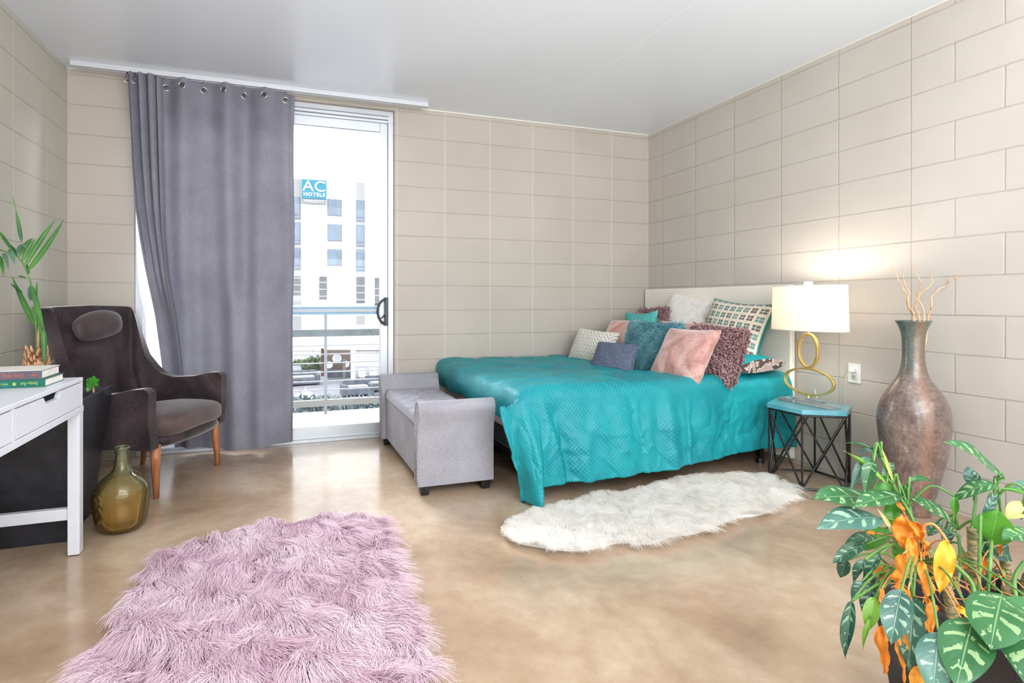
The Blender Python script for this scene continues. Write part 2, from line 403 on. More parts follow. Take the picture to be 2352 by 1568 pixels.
# ================================================================== CURTAIN
m_curt = fabric('curtain_cloth', (110, 109, 119), (138, 137, 148), .9, wb=.15, nscale=260, transl=.05)
m_lining = fabric('curtain_lining', (226, 230, 240), (240, 242, 248), .9, nscale=200, transl=.45)
tr_ = empty('curtain_track', (0, 0, 0), label='slim white metal curtain track fixed under the ceiling along the window wall', cat='curtain rail')
TY = -.135; TX0 = -4.66; TX1 = -2.23
tb = B(); tb.box(TX0, TX1, TY - .022, TY - .008, CEIL - .034, CEIL).box(TX0, TX1, TY + .008, TY + .022, CEIL - .034, CEIL).box(TX0, TX1, TY - .008, TY + .008, CEIL - .012, CEIL)
tb.build('rail', m_track, tr_, bv=.002)
B().box(TX0 + .005, TX1 - .01, TY - .007, TY + .007, CEIL - .02, CEIL - .013).build('groove', plain('track_dark', (70, 72, 78), .6), tr_)
B().box(TX1 - .002, TX1 + .012, TY - .022, TY + .022, CEIL - .034, CEIL).build('end_cap', m_track, tr_, bv=.002)
cu = empty('curtain', (0, 0, 0), label='floor-length grey blackout curtain with silver eyelets drawn half across the window', cat='curtain')
CYP = TY
def cx(px, y): return back(px, y, CYP).x
ytop, ybot = 180, 1032
xl_t = [(165, 290), (400, 303), (486, 310), (555, 321), (641, 338), (721, 350), (853, 369), (1035, 400)]
xm_t = [(165, 354), (400, 361), (532, 366), (658, 378), (773, 394), (853, 403), (1035, 418)]
grom = [(378, 196), (420, 200), (467, 204), (514, 210), (560, 215), (607, 221), (656, 226)]
gx = [cx(*g) for g in grom]; gz = [back(g[0], g[1], CYP).z for g in grom]
XR = cx(676, 600)
def ycut(z): return YH - (z - CAM[2]) * F / 3.9
def main_y(x, z):
    s = (x - gx[0]) / (gx[-1] - gx[0]) * 6
    top = smooth(z, 1.2, 2.6)
    a = .040 * math.cos(pi * s) * (.6 + .4 * top)
    a += .026 * (1 - top) * math.sin(s * 1.15 + .8) + .014 * math.sin(s * 5.1 + z * .5) * (1 - .6 * top) + .010 * nz(x * 5, z * .8)
    return CYP + a + .10 * smooth(z, 1.35, .95) * smooth(x, -3.55, -3.75)
zgm = sum(gz) / 7 + .002
def ztop(x):
    s = (x - gx[0]) / (gx[-1] - gx[0]) * 6
    return zgm + .046 + .008 * math.cos(2 * pi * s + .6)
NU, NV = 260, 220
V = []; holes = []
xs0 = lambda z: cx(interp(ycut(z), xm_t), 0)
for i in range(NU):
    u = i / (NU - 1)
    for j in range(NV):
        w = j / (NV - 1); xa = xs0(lerp(w, 2.62, .02)); x = lerp(u, xa, XR)
        zt = ztop(x); z = lerp(1 - (1 - w) ** 1.0, zt, .035 + .012 * math.sin(x * 9))
        if w < .12: z = lerp(w / .12, zt, lerp(.12, zt, .035)); 
        x2 = lerp(u, xs0(z), XR - .012 * smooth(z, 1.8, .1) + .004 * math.sin(z * 5))
        y = main_y(x2, z)
        if u > .97: y += .03 * ((u - .97) / .03) ** 2
        if u < .03: y += .05 * (1 - u / .03) ** 1.5
        V.append((x2, y, z))
Fc = []
for i in range(NU - 1):
    for j in range(NV - 1):
        q = (i * NV + j, (i + 1) * NV + j, (i + 1) * NV + j + 1, i * NV + j + 1)
        mx_, mz_ = sum(V[k][0] for k in q) / 4, sum(V[k][2] for k in q) / 4
        if any((mx_ - a) ** 2 + (mz_ - b) ** 2 < .019 ** 2 for a, b in zip(gx, gz)): continue
        Fc.append(q)
obj('panel', V, Fc, m_curt, cu)
# gathered leading edge with tight folds
def lead(u, w):
    z = lerp(w, 2.655, .06); y_ = ycut(z)
    a, b = cx(interp(y_, xl_t), 0), cx(interp(y_, xm_t), 0) + .035
    tight = smooth(z, .9, 2.5)
    x = lerp(u, a, b) + .010 * math.sin(u * 26) * tight
    y = CYP - .012 + .034 * math.sin(u * 2 * pi * 3.6 + 1.0) * tight + .03 * math.sin(u * pi * 1.2 + .4) * (1 - tight) - .02 * (1 - tight)
    if u > .93: y += .06 * (u - .93) / .07
    return (x, y + .10 * smooth(z, 1.35, .95), z)
v, f = grid(90, 110, lead); obj('folded_edge', v, f, m_curt, cu)
def linf(u, w):
    z = lerp(w, 2.60, .05); y_ = ycut(z)
    a = cx(interp(y_, [(165, 296), (400, 304), (543, 307), (700, 312), (860, 330), (1035, 352)]), 0)
    b = cx(interp(y_, xm_t), 0) - .01
    return (lerp(u, a, b), CYP + .055 + .014 * math.sin(u * 9 + z * 1.4) + .10 * smooth(z, 1.35, .95), z)
v, f = grid(40, 60, linf); obj('lining', v, f, m_lining, cu)
for a, b in zip(gx, gz):
    y = main_y(a, b); dydx = (main_y(a + .01, b) - main_y(a - .01, b)) / .02
    t = Vector((1, dydx, 0)).normalized()
    ring = [Vector((a, y, b)) + t * (.0215 * math.cos(k * pi / 12)) + Vector((0, 0, .0215 * math.sin(k * pi / 12))) for k in range(24)]
    bb = B(); bb.tube(ring, .0045, 6, closed=True); bb.build('eyelet', m_steel, cu, smooth=True)
    hk = B(); hk.tube([(a, TY, CEIL - .03), (a, TY, b + .05), (a, TY - .012, b + .03), (a, y, b + .02)], .0016, 6); hk.build('hook', m_steel, cu)
for px in (293, 311, 325):
    a = cx(px, 190); bb = B()
    bb.tube([(a, TY, CEIL - .03), (a - .004, TY - .02, 2.63), (a - .014, TY - .03, 2.60), (a - .008, TY - .03, 2.575), (a + .004, TY - .028, 2.58), (a + .006, TY - .025, 2.60)], .003, 6)
    bb.build('hook', m_steel, cu, smooth=True)

# ================================================================== ARMCHAIR
CHS = .965
m_chair = velvet('brown_velvet', (34, 27, 30), (56, 46, 49), (88, 74, 76), 2.2, .25)
m_wood = plain('oak_leg', (150, 92, 56), .4, 0, (190, 126, 84), 6, stretch=(8, 8, 1))
ch = empty('armchair', (-4.10, -.54, 0), math.atan2(-.432, .902), 'dark brown velvet wingback armchair with wooden legs beside the grey curtain', 'armchair')
# local frame: +x = forward, +y = sitter's left (towards the curtain)
def side_top(f): return interp(f, [(-.40, 1.085), (-.345, 1.05), (-.33, .95), (-.30, .80), (-.26, .69), (-.20, .62), (-.10, .592), (.05, .60), (.18, .628), (.25, .632), (.285, .60)])
def shell(off):
    def fn(u, w):
        s = u * 2 - 1; a = abs(s); sg = 1 if s > 0 else -1
        if a < .36:                     # back
            t = a / .36; r = .335 * math.sin(t * pi / 2 * .98); f_ = -.40 + .045 * t ** 3; top = 1.092 - .012 * t - .03 * t ** 10
        elif a < .50:
            t = (a - .36) / .14; r = .335 + .03 * smooth(t); f_ = lerp(t, -.355, -.27); top = side_top(f_)
            top = lerp(smooth(t), 1.05, side_top(-.27))
        else:
            t = (a - .50) / .50; r = .365 + .018 * math.sin(t * pi); f_ = lerp(t, -.27, .275); top = side_top(f_)
        z = lerp(w, .285, top)
        # lean of the back, swell of the arms, waist
        back_w = smooth(-f_, .20, .38)
        f2 = f_ - .07 * back_w * smooth(z, .4, 1.09) + .05 * back_w * (1 - smooth(z, .28, .55))
        r2 = r * (1 + .05 * smooth(z, .8, 1.09) * back_w - .10 * back_w * math.exp(-((z - .68) / .12) ** 2) * (1 if a > .2 else a / .2))
        if back_w < 1: r2 += .02 * smooth(z, .45, .3) * -1 * (1 - back_w)
        n = Vector((f2 * .9, r2 * sg, 0)); 
        th_ = smooth(a, .20, .52) * pi / 2; nn = Vector((-math.cos(th_), sg * math.sin(th_), 0))
        th = .035 * off
        return Vector((f2, r2 * sg, z)) + nn * th
    return fn
NUc, NVc = 81, 18
vo, fo = grid(NUc, NVc, shell(1)); vi, fi = grid(NUc, NVc, shell(-1)); n0 = len(vo)
faces = [tuple(reversed(q)) for q in fo] + [tuple(i + n0 for i in q) for q in fi]
for i in range(NUc - 1):
    faces.append((i * NVc + NVc - 1, (i + 1) * NVc + NVc - 1, n0 + (i + 1) * NVc + NVc - 1, n0 + i * NVc + NVc - 1)[::-1])
    faces.append((i * NVc, (i + 1) * NVc, n0 + (i + 1) * NVc, n0 + i * NVc))
for j in range(NVc - 1):
    faces.append((j, j + 1, n0 + j + 1, n0 + j)); k = (NUc - 1) * NVc
    faces.append((k + j, k + j + 1, n0 + k + j + 1, n0 + k + j)[::-1])
o = obj('shell', list(vo) + list(vi), faces, m_chair, ch); 
bm = bmesh.new(); bm.from_mesh(o.data); bmesh.ops.recalc_face_normals(bm, faces=bm.faces); bm.to_mesh(o.data); bm.free(); bevel(o, .03, 4, 50)
def rbox(sx, sy, sz, px=4, n=28, m_=14, top=None):
    """rounded block centred at 0: superellipse plan with soft edges"""
    v = []; f = []
    for j in range(m_ + 1):
        th = -pi / 2 + pi * j / m_; zz = math.sin(th); rr = abs(math.cos(th)) ** .45 if j not in (0, m_) else 0
        for k in range(n):
            a = 2 * pi * k / n; ca, sa = math.cos(a), math.sin(a)
            x = abs(ca) ** (2 / px) * (1 if ca > 0 else -1); y = abs(sa) ** (2 / px) * (1 if sa > 0 else -1)
            z = math.copysign(abs(zz) ** .6, zz)
            v.append((x * rr * sx / 2, y * rr * sy / 2, z * sz / 2))
    for j in range(m_):
        for k in range(n): f.append((j * n + k, j * n + (k + 1) % n, (j + 1) * n + (k + 1) % n, (j + 1) * n + k))
    return v, f
def warp(v, fn): return [fn(Vector(p)) for p in v]
v, f = rbox(.60, .63, .15, 5, 48, 16)
v = warp(v, lambda p: Vector((p.x + .035 + (.035 * (1 - (p.y / .33) ** 2) if p.x > 0 else 0), p.y, p.z + .395 + .012 * smooth(-abs(p.y), -.3, 0) - (.035 if p.x < 0 else 0) * min(1, -p.x * 4))))
obj('seat_cushion', v, f, plain('brown_velvet_seat', (70, 56, 54), .6, 0, (92, 76, 74), 5, .2, 90, .2, .3), ch)
v, f = rbox(.58, .62, .10, 6, 44, 12); v = warp(v, lambda p: Vector((p.x + .012 + (.03 * (1 - (p.y / .33) ** 2) if p.x > 0 else 0), p.y, p.z + .315)))
obj('seat_base', v, f, m_chair, ch)
# headrest pillow (lens shape hung on the back)
def hr(u, w):
    a = u * 2 * pi; s_ = math.sin(w * pi); 
    yy = .190 * math.cos(w * pi); th = .055 * s_ ** .8; hh = .096 * s_ ** .6 * (.62 if math.sin(a) > 0 else 1.25)
    return Vector((th * math.cos(a), yy, hh * math.sin(a) + .06 * yy - .10 * yy * yy / .165))
v, f = grid(32, 25, hr, True)
rm = Matrix.Rotation(.06, 3, 'X') @ Matrix.Rotation(-.28, 3, 'Y')
v = [rm @ p + Vector((-.345, -.055, 1.0)) for p in v]
hm = plain('brown_velvet_pillow', (62, 51, 52), .6, 0, (82, 70, 70), 8, .2, 90, .2, .3)
hp_ = obj('headrest', v, f, hm, ch); 
def leg(name, parent, x, y, z1, r0, r1, mat, splay=(0, 0), n=16):
    bb = B(); bb.tube([(x + splay[0], y + splay[1], 0), (x + splay[0] * .3, y + splay[1] * .3, z1 * .7), (x, y, z1)], [r0, lerp(.7, r0, r1), r1], n); return bb.build(name, mat, parent, smooth=True)
for (x, y, sx, sy) in ((.245, -.30, .015, -.012), (.245, .30, .015, .012), (-.235, -.27, -.05, -.01), (-.235, .27, -.05, .01)):
    leg('leg', ch, x, y, .30, .0155, .030, m_wood, (sx, sy))

ch.scale = (CHS, CHS, .985)
# ================================================================== PLANTERS
m_plant = plain('planter_black', (28, 28, 33), .42, 0, (46, 46, 54), 12, .35, 260, .5)
m_soil = plain('soil', (48, 34, 26), .95, 0, (84, 62, 46), 60, 1, 80)
def planter(cx_, cy_, hb, ht, h, rz, label, lip=.02):
    e = empty('planter', (cx_, cy_, 0), rz, label, 'planter')
    v = []; 
    prof = [(hb, 0), (ht, h), (ht - lip, h), (ht - lip - .012, h - .05), (hb - .01, .03)]
    for r, z in prof: v += [(-r, -r, z), (r, -r, z), (r, r, z), (-r, r, z)]
    f = [(3, 2, 1, 0)]
    for i in range(len(prof) - 1):
        for k in range(4): f.append((i * 4 + k, i * 4 + (k + 1) % 4, i * 4 + 4 + (k + 1) % 4, i * 4 + 4 + k))
    f.append((16, 17, 18, 19)); o = obj('pot', v, f, m_plant, e, smooth=False); bevel(o, .004, 2)
    r = ht - lip - .02
    sv, sf = grid(24, 24, lambda a, b: ((a * 2 - 1) * r, (b * 2 - 1) * r, h - .07 + .02 * nz(a * 9, b * 9, cx_)))
    obj('soil', sv, sf, m_soil, e); return e
planter(-4.462, -1.215, .185, .258, .65, 0, 'tall tapered black square planter between desk and brown armchair')

# ================================================================== DEMIJOHN
BX, BY = -4.075, -1.315
e = empty('demijohn', (BX, BY, 0), 0, 'wide amber glass demijohn with embossed lettering standing by planter', 'bottle')
prof = [(0, .004), (.055, .003), (.085, .008), (.103, .03), (.112, .07), (.118, .13), (.119, .17), (.114, .20), (.098, .232), (.072, .258), (.048, .278), (.034, .305), (.029, .34), (.0275, .375), (.0275, .385)]
prof = spline(prof, 5); inner = [(max(0, r - .004), z + (.006 if z < .02 else 0)) for r, z in prof][::-1]
n_ = 96
def lath2(prof, n):
    v, f = lathe(prof, n); return v, f
full = prof + [(.0275, .392)] + [(.0235, .392)] + inner
v, f = lath2(full, n_)
v2 = []
for p in v:
    x, y, z = p; r = math.hypot(x, y); a = math.atan2(y, x)
    da = (a - math.radians(-155) + pi) % (2 * pi) - pi
    k = math.exp(-(da / .75) ** 4) * smooth(z, .03, .06) * (1 - smooth(z, .19, .22)) if r > .08 else 0
    d = k * (.008 * abs(nz(a * 14, z * 75, 2)) + .004 * nz(a * 30, z * 150, 5)) * 1.4
    v2.append((x * (1 + d / max(r, .01)), y * (1 + d / max(r, .01)), z))
gm, nt, bs = newmat('amber_glass'); nt.nodes.remove(bs)
sp = nd(nt, 'ShaderNodeSeparateXYZ'); tcn = nd(nt, 'ShaderNodeTexCoord'); nt.links.new(tcn.outputs['Object'], sp.inputs[0])
mr = nd(nt, 'ShaderNodeMapRange'); nt.links.new(sp.outputs[2], mr.inputs['Value']); mr.inputs['From Max'].default_value = .39
gc = ramp(nt, mr.outputs[0], [(0, (252, 238, 200)), (.35, (253, 245, 220)), (.65, (247, 246, 228)), (1, (244, 248, 236))])
lwt = nd(nt, 'ShaderNodeLayerWeight', i_Blend=.18)
gc = mixc(nt, math_(nt, 'MULTIPLY', lwt.outputs['Facing'], .35), gc, lin((226, 208, 140)))
tra = nd(nt, 'ShaderNodeBsdfTransparent'); nt.links.new(gc, tra.inputs[0])
rfr = nd(nt, 'ShaderNodeBsdfRefraction', i_IOR=1.12, i_Roughness=.0); nt.links.new(gc, rfr.inputs[0])
gls = nd(nt, 'ShaderNodeBsdfGlossy', i_Roughness=.03); fre = nd(nt, 'ShaderNodeFresnel', i_IOR=1.42)
nsb = nd(nt, 'ShaderNodeTexNoise', i_Scale=14, i_Detail=2); nt.links.new(tcn.outputs['Object'], nsb.inputs['Vector']); bp = nd(nt, 'ShaderNodeBump', i_Strength=.1, i_Distance=.01)
nt.links.new(nsb.outputs['Fac'], bp.inputs['Height']); nt.links.new(bp.outputs[0], gls.inputs['Normal'])
m1 = nd(nt, 'ShaderNodeMixShader'); m1.inputs[0].default_value = .25; nt.links.new(tra.outputs[0], m1.inputs[1]); nt.links.new(rfr.outputs[0], m1.inputs[2])
dif = nd(nt, 'ShaderNodeBsdfDiffuse'); tln = nd(nt, 'ShaderNodeBsdfTranslucent'); dc = ramp(nt, mr.outputs[0], [(0, (250, 196, 92)), (.45, (244, 212, 126)), (1, (222, 222, 180))])  # cloudy gold colour stands in for the bright room reflected in the glass
nt.links.new(dc, dif.inputs[0]); nt.links.new(dc, tln.inputs[0]); m3 = nd(nt, 'ShaderNodeMixShader'); nt.links.new(dif.outputs[0], m3.inputs[1]); nt.links.new(tln.outputs[0], m3.inputs[2])
m4 = nd(nt, 'ShaderNodeMixShader'); m4.inputs[0].default_value = .16; nt.links.new(m1.outputs[0], m4.inputs[1]); nt.links.new(m3.outputs[0], m4.inputs[2])
m2 = nd(nt, 'ShaderNodeMixShader'); nt.links.new(fre.outputs[0], m2.inputs[0]); nt.links.new(m4.outputs[0], m2.inputs[1]); nt.links.new(gls.outputs[0], m2.inputs[2])
nt.links.new(m2.outputs[0], nt.nodes['Material Output'].inputs['Surface'])
obj('bottle_body', v2, f, gm, e)
ringp = [Vector((.0305 * math.cos(t), .0305 * math.sin(t), .392)) for t in [k * pi / 16 for k in range(32)]]
B().tube(ringp, .0075, 8, closed=True).tube([Vector((p.x * .96, p.y * .96, .372)) for p in ringp], .004, 8, closed=True).build('neck_ring', gm, e, smooth=True)

# ================================================================== DESK + BOOKS
m_desk = plain('white_lacquer', (214, 216, 224), .35, 0, (220, 221, 228), 3)
DX, DY, DZ = -4.173, -1.525, .767; DL = 1.30
dk = empty('desk', (DX, DY, 0), 0, 'white lacquered writing desk with drawers against the left wall', 'desk')
DW = .50
B().box(-DW, .0, -DL, 0, DZ - .018, DZ).build('desk_top', m_desk, dk, bv=.003)
ap = B(); ap.box(-DW + .01, -.012, -.022, -.002, DZ - .125, DZ - .018).box(-DW + .01, -.01, -DL + .002, -DL + .022, DZ - .125, DZ - .018).box(-DW + .01, -DW + .03, -DL + .02, -.02, DZ - .125, DZ - .018)
ap.box(-.03, -.001, -.02, -.001, DZ - .125, DZ - .018).box(-.03, -.001, -.655, -.635, DZ - .125, DZ - .018).box(-DW + .03, -.03, -DL + .02, -.02, DZ - .125, DZ - .117)
ap.box(-.03, .002, -DL, 0, DZ - .150, DZ - .125).build('apron', m_desk, dk, bv=.002)
def drawer(y0, y1):
    m_ = (y0 + y1) / 2; w = .075; zt = DZ - .021; zb = DZ - .122
    v = [(y0, zb), (y1, zb), (y1, zt), (m_ + w + .012, zt), (m_ + w - .012, zt - .026), (m_ - w + .012, zt - .026), (m_ - w - .012, zt), (y0, zt)]
    n = len(v); V = [(-.001, a, b) for a, b in v] + [(-.020, a, b) for a, b in v]
    f = [(0, 1, 2, 3, 4), (0, 4, 5), (0, 5, 6, 7)]; f2 = [tuple(reversed([i + n for i in q])) for q in f]
    s_ = [(i, (i + 1) % n, n + (i + 1) % n, n + i)[::-1] for i in range(n)]
    d = obj('drawer', V, f + f2 + s_, m_desk, dk, smooth=False)
    B().box(-DW + .05, -.021, y0 + .02, y0 + .03, zb + .01, zt - .03).box(-DW + .05, -.021, y1 - .03, y1 - .02, zb + .01, zt - .03).box(-DW + .05, -.021, y0 + .02, y1 - .02, zb + .01, zb + .016).build('drawer_box', m_desk, d)
drawer(-.632, -.024); drawer(-DL + .024, -.658)
for (x, y) in ((-.045, -.046), (-DW, -.046), (-.045, -DL), (-DW, -DL)):
    B().box(x, x + .045, y, y + .046, .004, DZ - .150 if x > -.1 else DZ - .125).build('leg', m_desk, dk, bv=.002)
    B().box(x + .004, x + .041, y + .004, y + .042, 0, .004).build('foot_pad', m_black, dk)
B().box(-DW + .045, -.045, -.038, -.010, .155, .205).build('end_rail', m_desk, dk, bv=.002)
B().box(-DW + .045, -.045, -DL + .010, -DL + .038, .155, .205).build('end_rail', m_desk, dk, bv=.002)
m_pages = plain('paper', (226, 222, 212), .9, 0, (238, 234, 226), 30, .3, 300)
def text(name, s, size, mat, parent, loc, rot, sx=1, spacing=1, ext=.0003, bold=0):
    cu_ = bpy.data.curves.new(name, 'FONT'); cu_.body = s; cu_.size = size; cu_.extrude = ext; cu_.align_x = 'CENTER'; cu_.align_y = 'CENTER'
    cu_.space_character = spacing; cu_.offset = bold; cu_.materials.append(mat)
    tmp = bpy.data.objects.new(name, cu_); C.objects.link(tmp); bpy.context.view_layer.update()
    me = bpy.data.meshes.new_from_object(tmp.evaluated_get(bpy.context.evaluated_depsgraph_get())); bpy.data.objects.remove(tmp)
    if not me.materials: me.materials.append(mat)
    me.name = name; o = bpy.data.objects.new(name, me); link(o, parent); o.location = loc; o.rotation_euler = rot; o.scale = (sx, 1, 1); return o
bk = fl(104, 888, DZ)
def book(x, y, z, L, W, T, rz, mat, label, texts):
    e = empty('book', (x, y, z), rz, label, 'book', 'books stacked on the white desk')
    cv = B(); cv.box(-L, 0, 0, W, 0, .0025).box(-L, 0, 0, W, T - .0025, T).box(-L, 0, -.0015, .0015, 0, T); cv.build('cover', mat, e, bv=.0008)
    B().box(-L + .004, -.003, .003, W - .004, .0025, T - .0025).build('page_block', m_pages, e)
    for (s, size, tm, px, py, flip, sx) in texts:
        text('spine_text', s, size, tm, e, (px, -.0017, py), (pi / 2, pi if flip else 0, 0), sx)
    return e
m_green = plain('book_green', (2, 92, 78), .5, 0, (6, 106, 90), 20); m_bdark = plain('book_dark', (84, 78, 88), .5, 0, (96, 90, 98), 20)
m_orange = plain('ink_orange', (196, 84, 68), .6); m_gold = plain('ink_gold', (160, 190, 96), .6)
T1, T2 = .030, .034
b1 = book(bk.x, bk.y, DZ, .30, .19, T1, 0, m_green, 'green hardback lying under the dark book on the desk corner',
     [('Bump', .0185, m_gold, -.038, T1 / 2, True, .62), ('and', .009, m_gold, -.0555, T1 / 2 + .003, True, .7), ('Run', .0185, m_gold, -.0715, T1 / 2, True, .62), ('who b', .015, m_gold, -.131, T1 / 2, True, .62)])
b2 = book(bk.x - .013, bk.y + .006, DZ + T1, .30, .185, T2, .01, m_bdark, 'dark grey hardback with orange spine lettering topmost of two books on desk',
     [("They Ain't", .021, m_orange, -.094, T2 / 2, False, .80)])
B().add([(-.036, -.0018, .017), (-.028, -.0018, .022), (-.028, -.0018, .018), (-.028, -.0018, .016), (-.028, -.0018, .012), (-.026, -.0018, .022), (-.024, -.0018, .022), (-.024, -.0018, .012), (-.026, -.0018, .012), (-.021, -.0018, .021), (-.019, -.0018, .021), (-.019, -.0018, .012), (-.021, -.0018, .012)],
    [(0, 1, 2), (0, 3, 4), (5, 6, 7, 8), (9, 10, 11, 12)]).build('spine_emblem', m_orange, b2)
sv = [(-.100, -.0018, .015)] + [(-.100 + (.0075 if k % 2 else .0045) * math.cos(k * pi / 6), -.0018, .015 + (.0085 if k % 2 else .005) * math.sin(k * pi / 6)) for k in range(12)]
B().add(sv, [(0, 1 + k, 1 + (k + 1) % 12) for k in range(12)]).build('spine_emblem', m_gold, b1)
B().box(-.30, .001, -.001, .186, T2, T2 + .0012).build('white_jacket', plain('jacket_white', (238, 234, 228), .4), b2)

# ================================================================== BENCH
m_bench = fabric('grey_linen', (140, 138, 146), (172, 170, 177), .9, wb=.3, nscale=330, sheen=.25)
m_nail = plain('nickel_nail', (190, 188, 184), .3, .9)
bn = empty('storage_bench', (-2.38, -.765, 0), 0, 'grey upholstered storage bench with tufted lid and rolled arms at foot of bed', 'bench')
BW = .205; BLn = .615         # half width in x, half length in y
B().box(-BW + .005, BW - .005, -BLn + .09, BLn - .09, .06, .375).build('body', m_bench, bn, bv=.012, seg=3)
def lid(u, w):
    x = lerp(u, -BW - .004, BW); y = lerp(w, -BLn + .085, BLn - .085)
    ex = min(1, (1 - abs(2 * u - 1)) / .14); ey = min(1, (1 - abs(2 * w - 1)) / .07)
    edge = math.sqrt(max(0, 1 - (1 - ex) ** 2)) * math.sqrt(max(0, 1 - (1 - ey) ** 2))
    h = .055 * edge; d = 9
    for k, (bx_, by_) in enumerate(BUT):
        d2 = math.hypot(x - bx_, y - by_); d = min(d, d2)
    h -= .022 * math.exp(-(d / .028) ** 2) * edge
    # diamond creases
    a = ((x / .11) + (y / .155)); b_2 = ((x / .11) - (y / .155))
    cr = max(math.exp(-((abs(a - round(a))) / .08) ** 2), math.exp(-((abs(b_2 - round(b_2))) / .08) ** 2))
    if abs(x) < .115: h -= .008 * cr * edge
    if x < -.10: h -= .010 * math.exp(-(abs(((y + .0775) / .155) - round((y + .0775) / .155)) / .09) ** 2) * smooth(-x, .10, .15) * edge
    return (x, y, .378 + h)
BUT = []
for r_ in (-1, 0, 1):
    for k in range(-4, 5):
        y_ = (k + (.5 if r_ == 0 else 0)) * .155
        if abs(y_) < BLn - .14: BUT.append((r_ * .11, y_ if r_ else y_))
# put buttons on crease crossings
BUT = [(i * .055, j * .0775) for i in (-2, 0, 2) for j in range(-8, 9) if ((i + j) % 2 == 0) and (i // 2 + j) % 2 == 0 and abs(j * .0775) < BLn - .13] if False else [(x_, y_) for x_ in (-.11, 0, .11) for y_ in [(k + (.5 if x_ == 0 else 0)) * .155 for k in range(-4, 4)] if abs(y_) < BLn - .13]
v, f = grid(64, 150, lid); lo = obj('lid', v, f, m_bench, bn)
for x_, y_ in BUT:
    bb = B()
    u_ = (x_ + BW + .004) / (2 * BW + .004); w_ = (y_ + BLn - .085) / (2 * BLn - .17)
    z_ = lid(u_, w_)[2]; bb.sphere((x_, y_, z_ + .003), .009, 10, (1, 1, .5)).build('tuft_button', m_bench, lo, smooth=True)
for sgn in (-1, 1):
    # rolled end panel: profile in (y,z), extruded along x
    prof = []
    yb, yi = sgn * BLn, sgn * (BLn - .10)
    outer = [(yb - sgn * .018, .055), (yb - sgn * .020, .25), (yb - sgn * .012, .38), (yb + sgn * .006, .45), (yb + sgn * .016, .49), (yb + sgn * .006, .522), (yb - sgn * .022, .537), (yb - sgn * .055, .525), (yb - sgn * .072, .49), (yi, .43), (yi, .055)]
    pr_ = spline(outer[:-1], 4) + [outer[-1]]
    n = len(pr_); xs = [-BW - .028, -BW - .024, BW + .020, BW + .024]
    sc = [(.0), 1, 1, 0]; cyc = sum(p[0] for p in pr_) / n; czc = .3
    V = []
    for x_, s_ in zip(xs, (.93, 1, 1, .93)):
        for (y_, z_) in pr_: V.append((x_, cyc + (y_ - cyc) * (s_ if s_ == 1 else .9), z_ if s_ == 1 else czc + (z_ - czc) * .985))
    f = []
    for i in range(3):
        for k in range(n): f.append((i * n + k, i * n + (k + 1) % n, (i + 1) * n + (k + 1) % n, (i + 1) * n + k))
    f.append(tuple(range(n))[::-1]); f.append(tuple(3 * n + k for k in range(n)))
    o = obj('arm', V, f, m_bench, bn, smooth=True); bm = bmesh.new(); bm.from_mesh(o.data); bmesh.ops.recalc_face_normals(bm, faces=bm.faces); bm.to_mesh(o.data); bm.free(); 
    md = o.modifiers.new('e', 'EDGE_SPLIT'); md.split_angle = math.radians(50)
    pb = B(); pth = [(-BW - .026, cyc + (y_ - cyc) * .97, czc + (z_ - czc) * .995) for y_, z_ in pr_[:-1]]
    pb.tube(pth, .0042, 6); pb.build('piping', m_bench, o, smooth=True)
    nb = B()
    path = spline([(cyc + (p[0] - cyc) * .62, czc + (p[1] - czc) * .97) for p in outer], 10)
    L = 0; last = None
    for y_, z_ in path:
        if last is None or math.hypot(y_ - last[0], z_ - last[1]) > .017: nb.sphere((-BW - .029, y_, z_), .0055, 8, (.5, 1, 1)); last = (y_, z_)
    nb.build('nailheads', m_nail, o, smooth=True)['kind'] = 'stuff'
for x_ in (-BW + .02, BW - .02):
    for y_ in (-BLn + .055, BLn - .055):
        bb = B(); v = []
        for z, r in ((0, .022), (.06, .033)): v += [(x_ - r, y_ - r, z), (x_ + r, y_ - r, z), (x_ + r, y_ + r, z), (x_ - r, y_ + r, z)]
        bb.add(v, [(3, 2, 1, 0), (4, 5, 6, 7), (0, 1, 5, 4), (1, 2, 6, 5), (2, 3, 7, 6), (3, 0, 4, 7)]); bb.build('leg', m_black, bn, bv=.002)

# ================================================================== BED
bd = empty('bed', (0, 0, 0), 0, 'double bed with cream upholstered headboard and pale pink mattress against the right wall', 'bed')
m_head = fabric('cream_headboard', (240, 234, 222), (246, 241, 231), .85, nscale=300, wb=.1)
B().box(-.055, -.012, -1.545, -.015, .03, 1.215).build('headboard', m_head, bd, bv=.012, seg=3)
B().box(-2.02, -.065, -1.53, -.03, .30, .56).build('mattress', fabric('mattress_cloth', (222, 200, 202), (234, 214, 216), .9), bd, bv=.04, seg=4)
B().box(-2.015, -.065, -1.52, -.04, .20, .30).build('box_base', plain('base_cloth', (30, 28, 34), .9), bd, bv=.02, seg=3)
fr = B(); fr.box(-2.03, -.06, -1.535, -1.505, .175, .215).box(-2.03, -.06, -.055, -.025, .175, .215).box(-2.03, -2.0, -1.535, -.025, .175, .215); fr.box(-1.2, -1.17, -1.5, -.05, .175, .205)
fr.build('frame', m_blackmetal, bd, bv=.003)
for x_, y_ in ((-1.95, -1.47), (-1.95, -.09), (-1.1, -1.40), (-1.1, -.1), (-.22, -1.45), (-.22, -.1)):
    bb = B(); bb.box(x_ - .018, x_ + .018, y_ - .018, y_ + .018, .03, .175).tube([(x_, y_, 0), (x_, y_, .035)], [.03, .024], 12); bb.build('leg', m_blackmetal, bd)
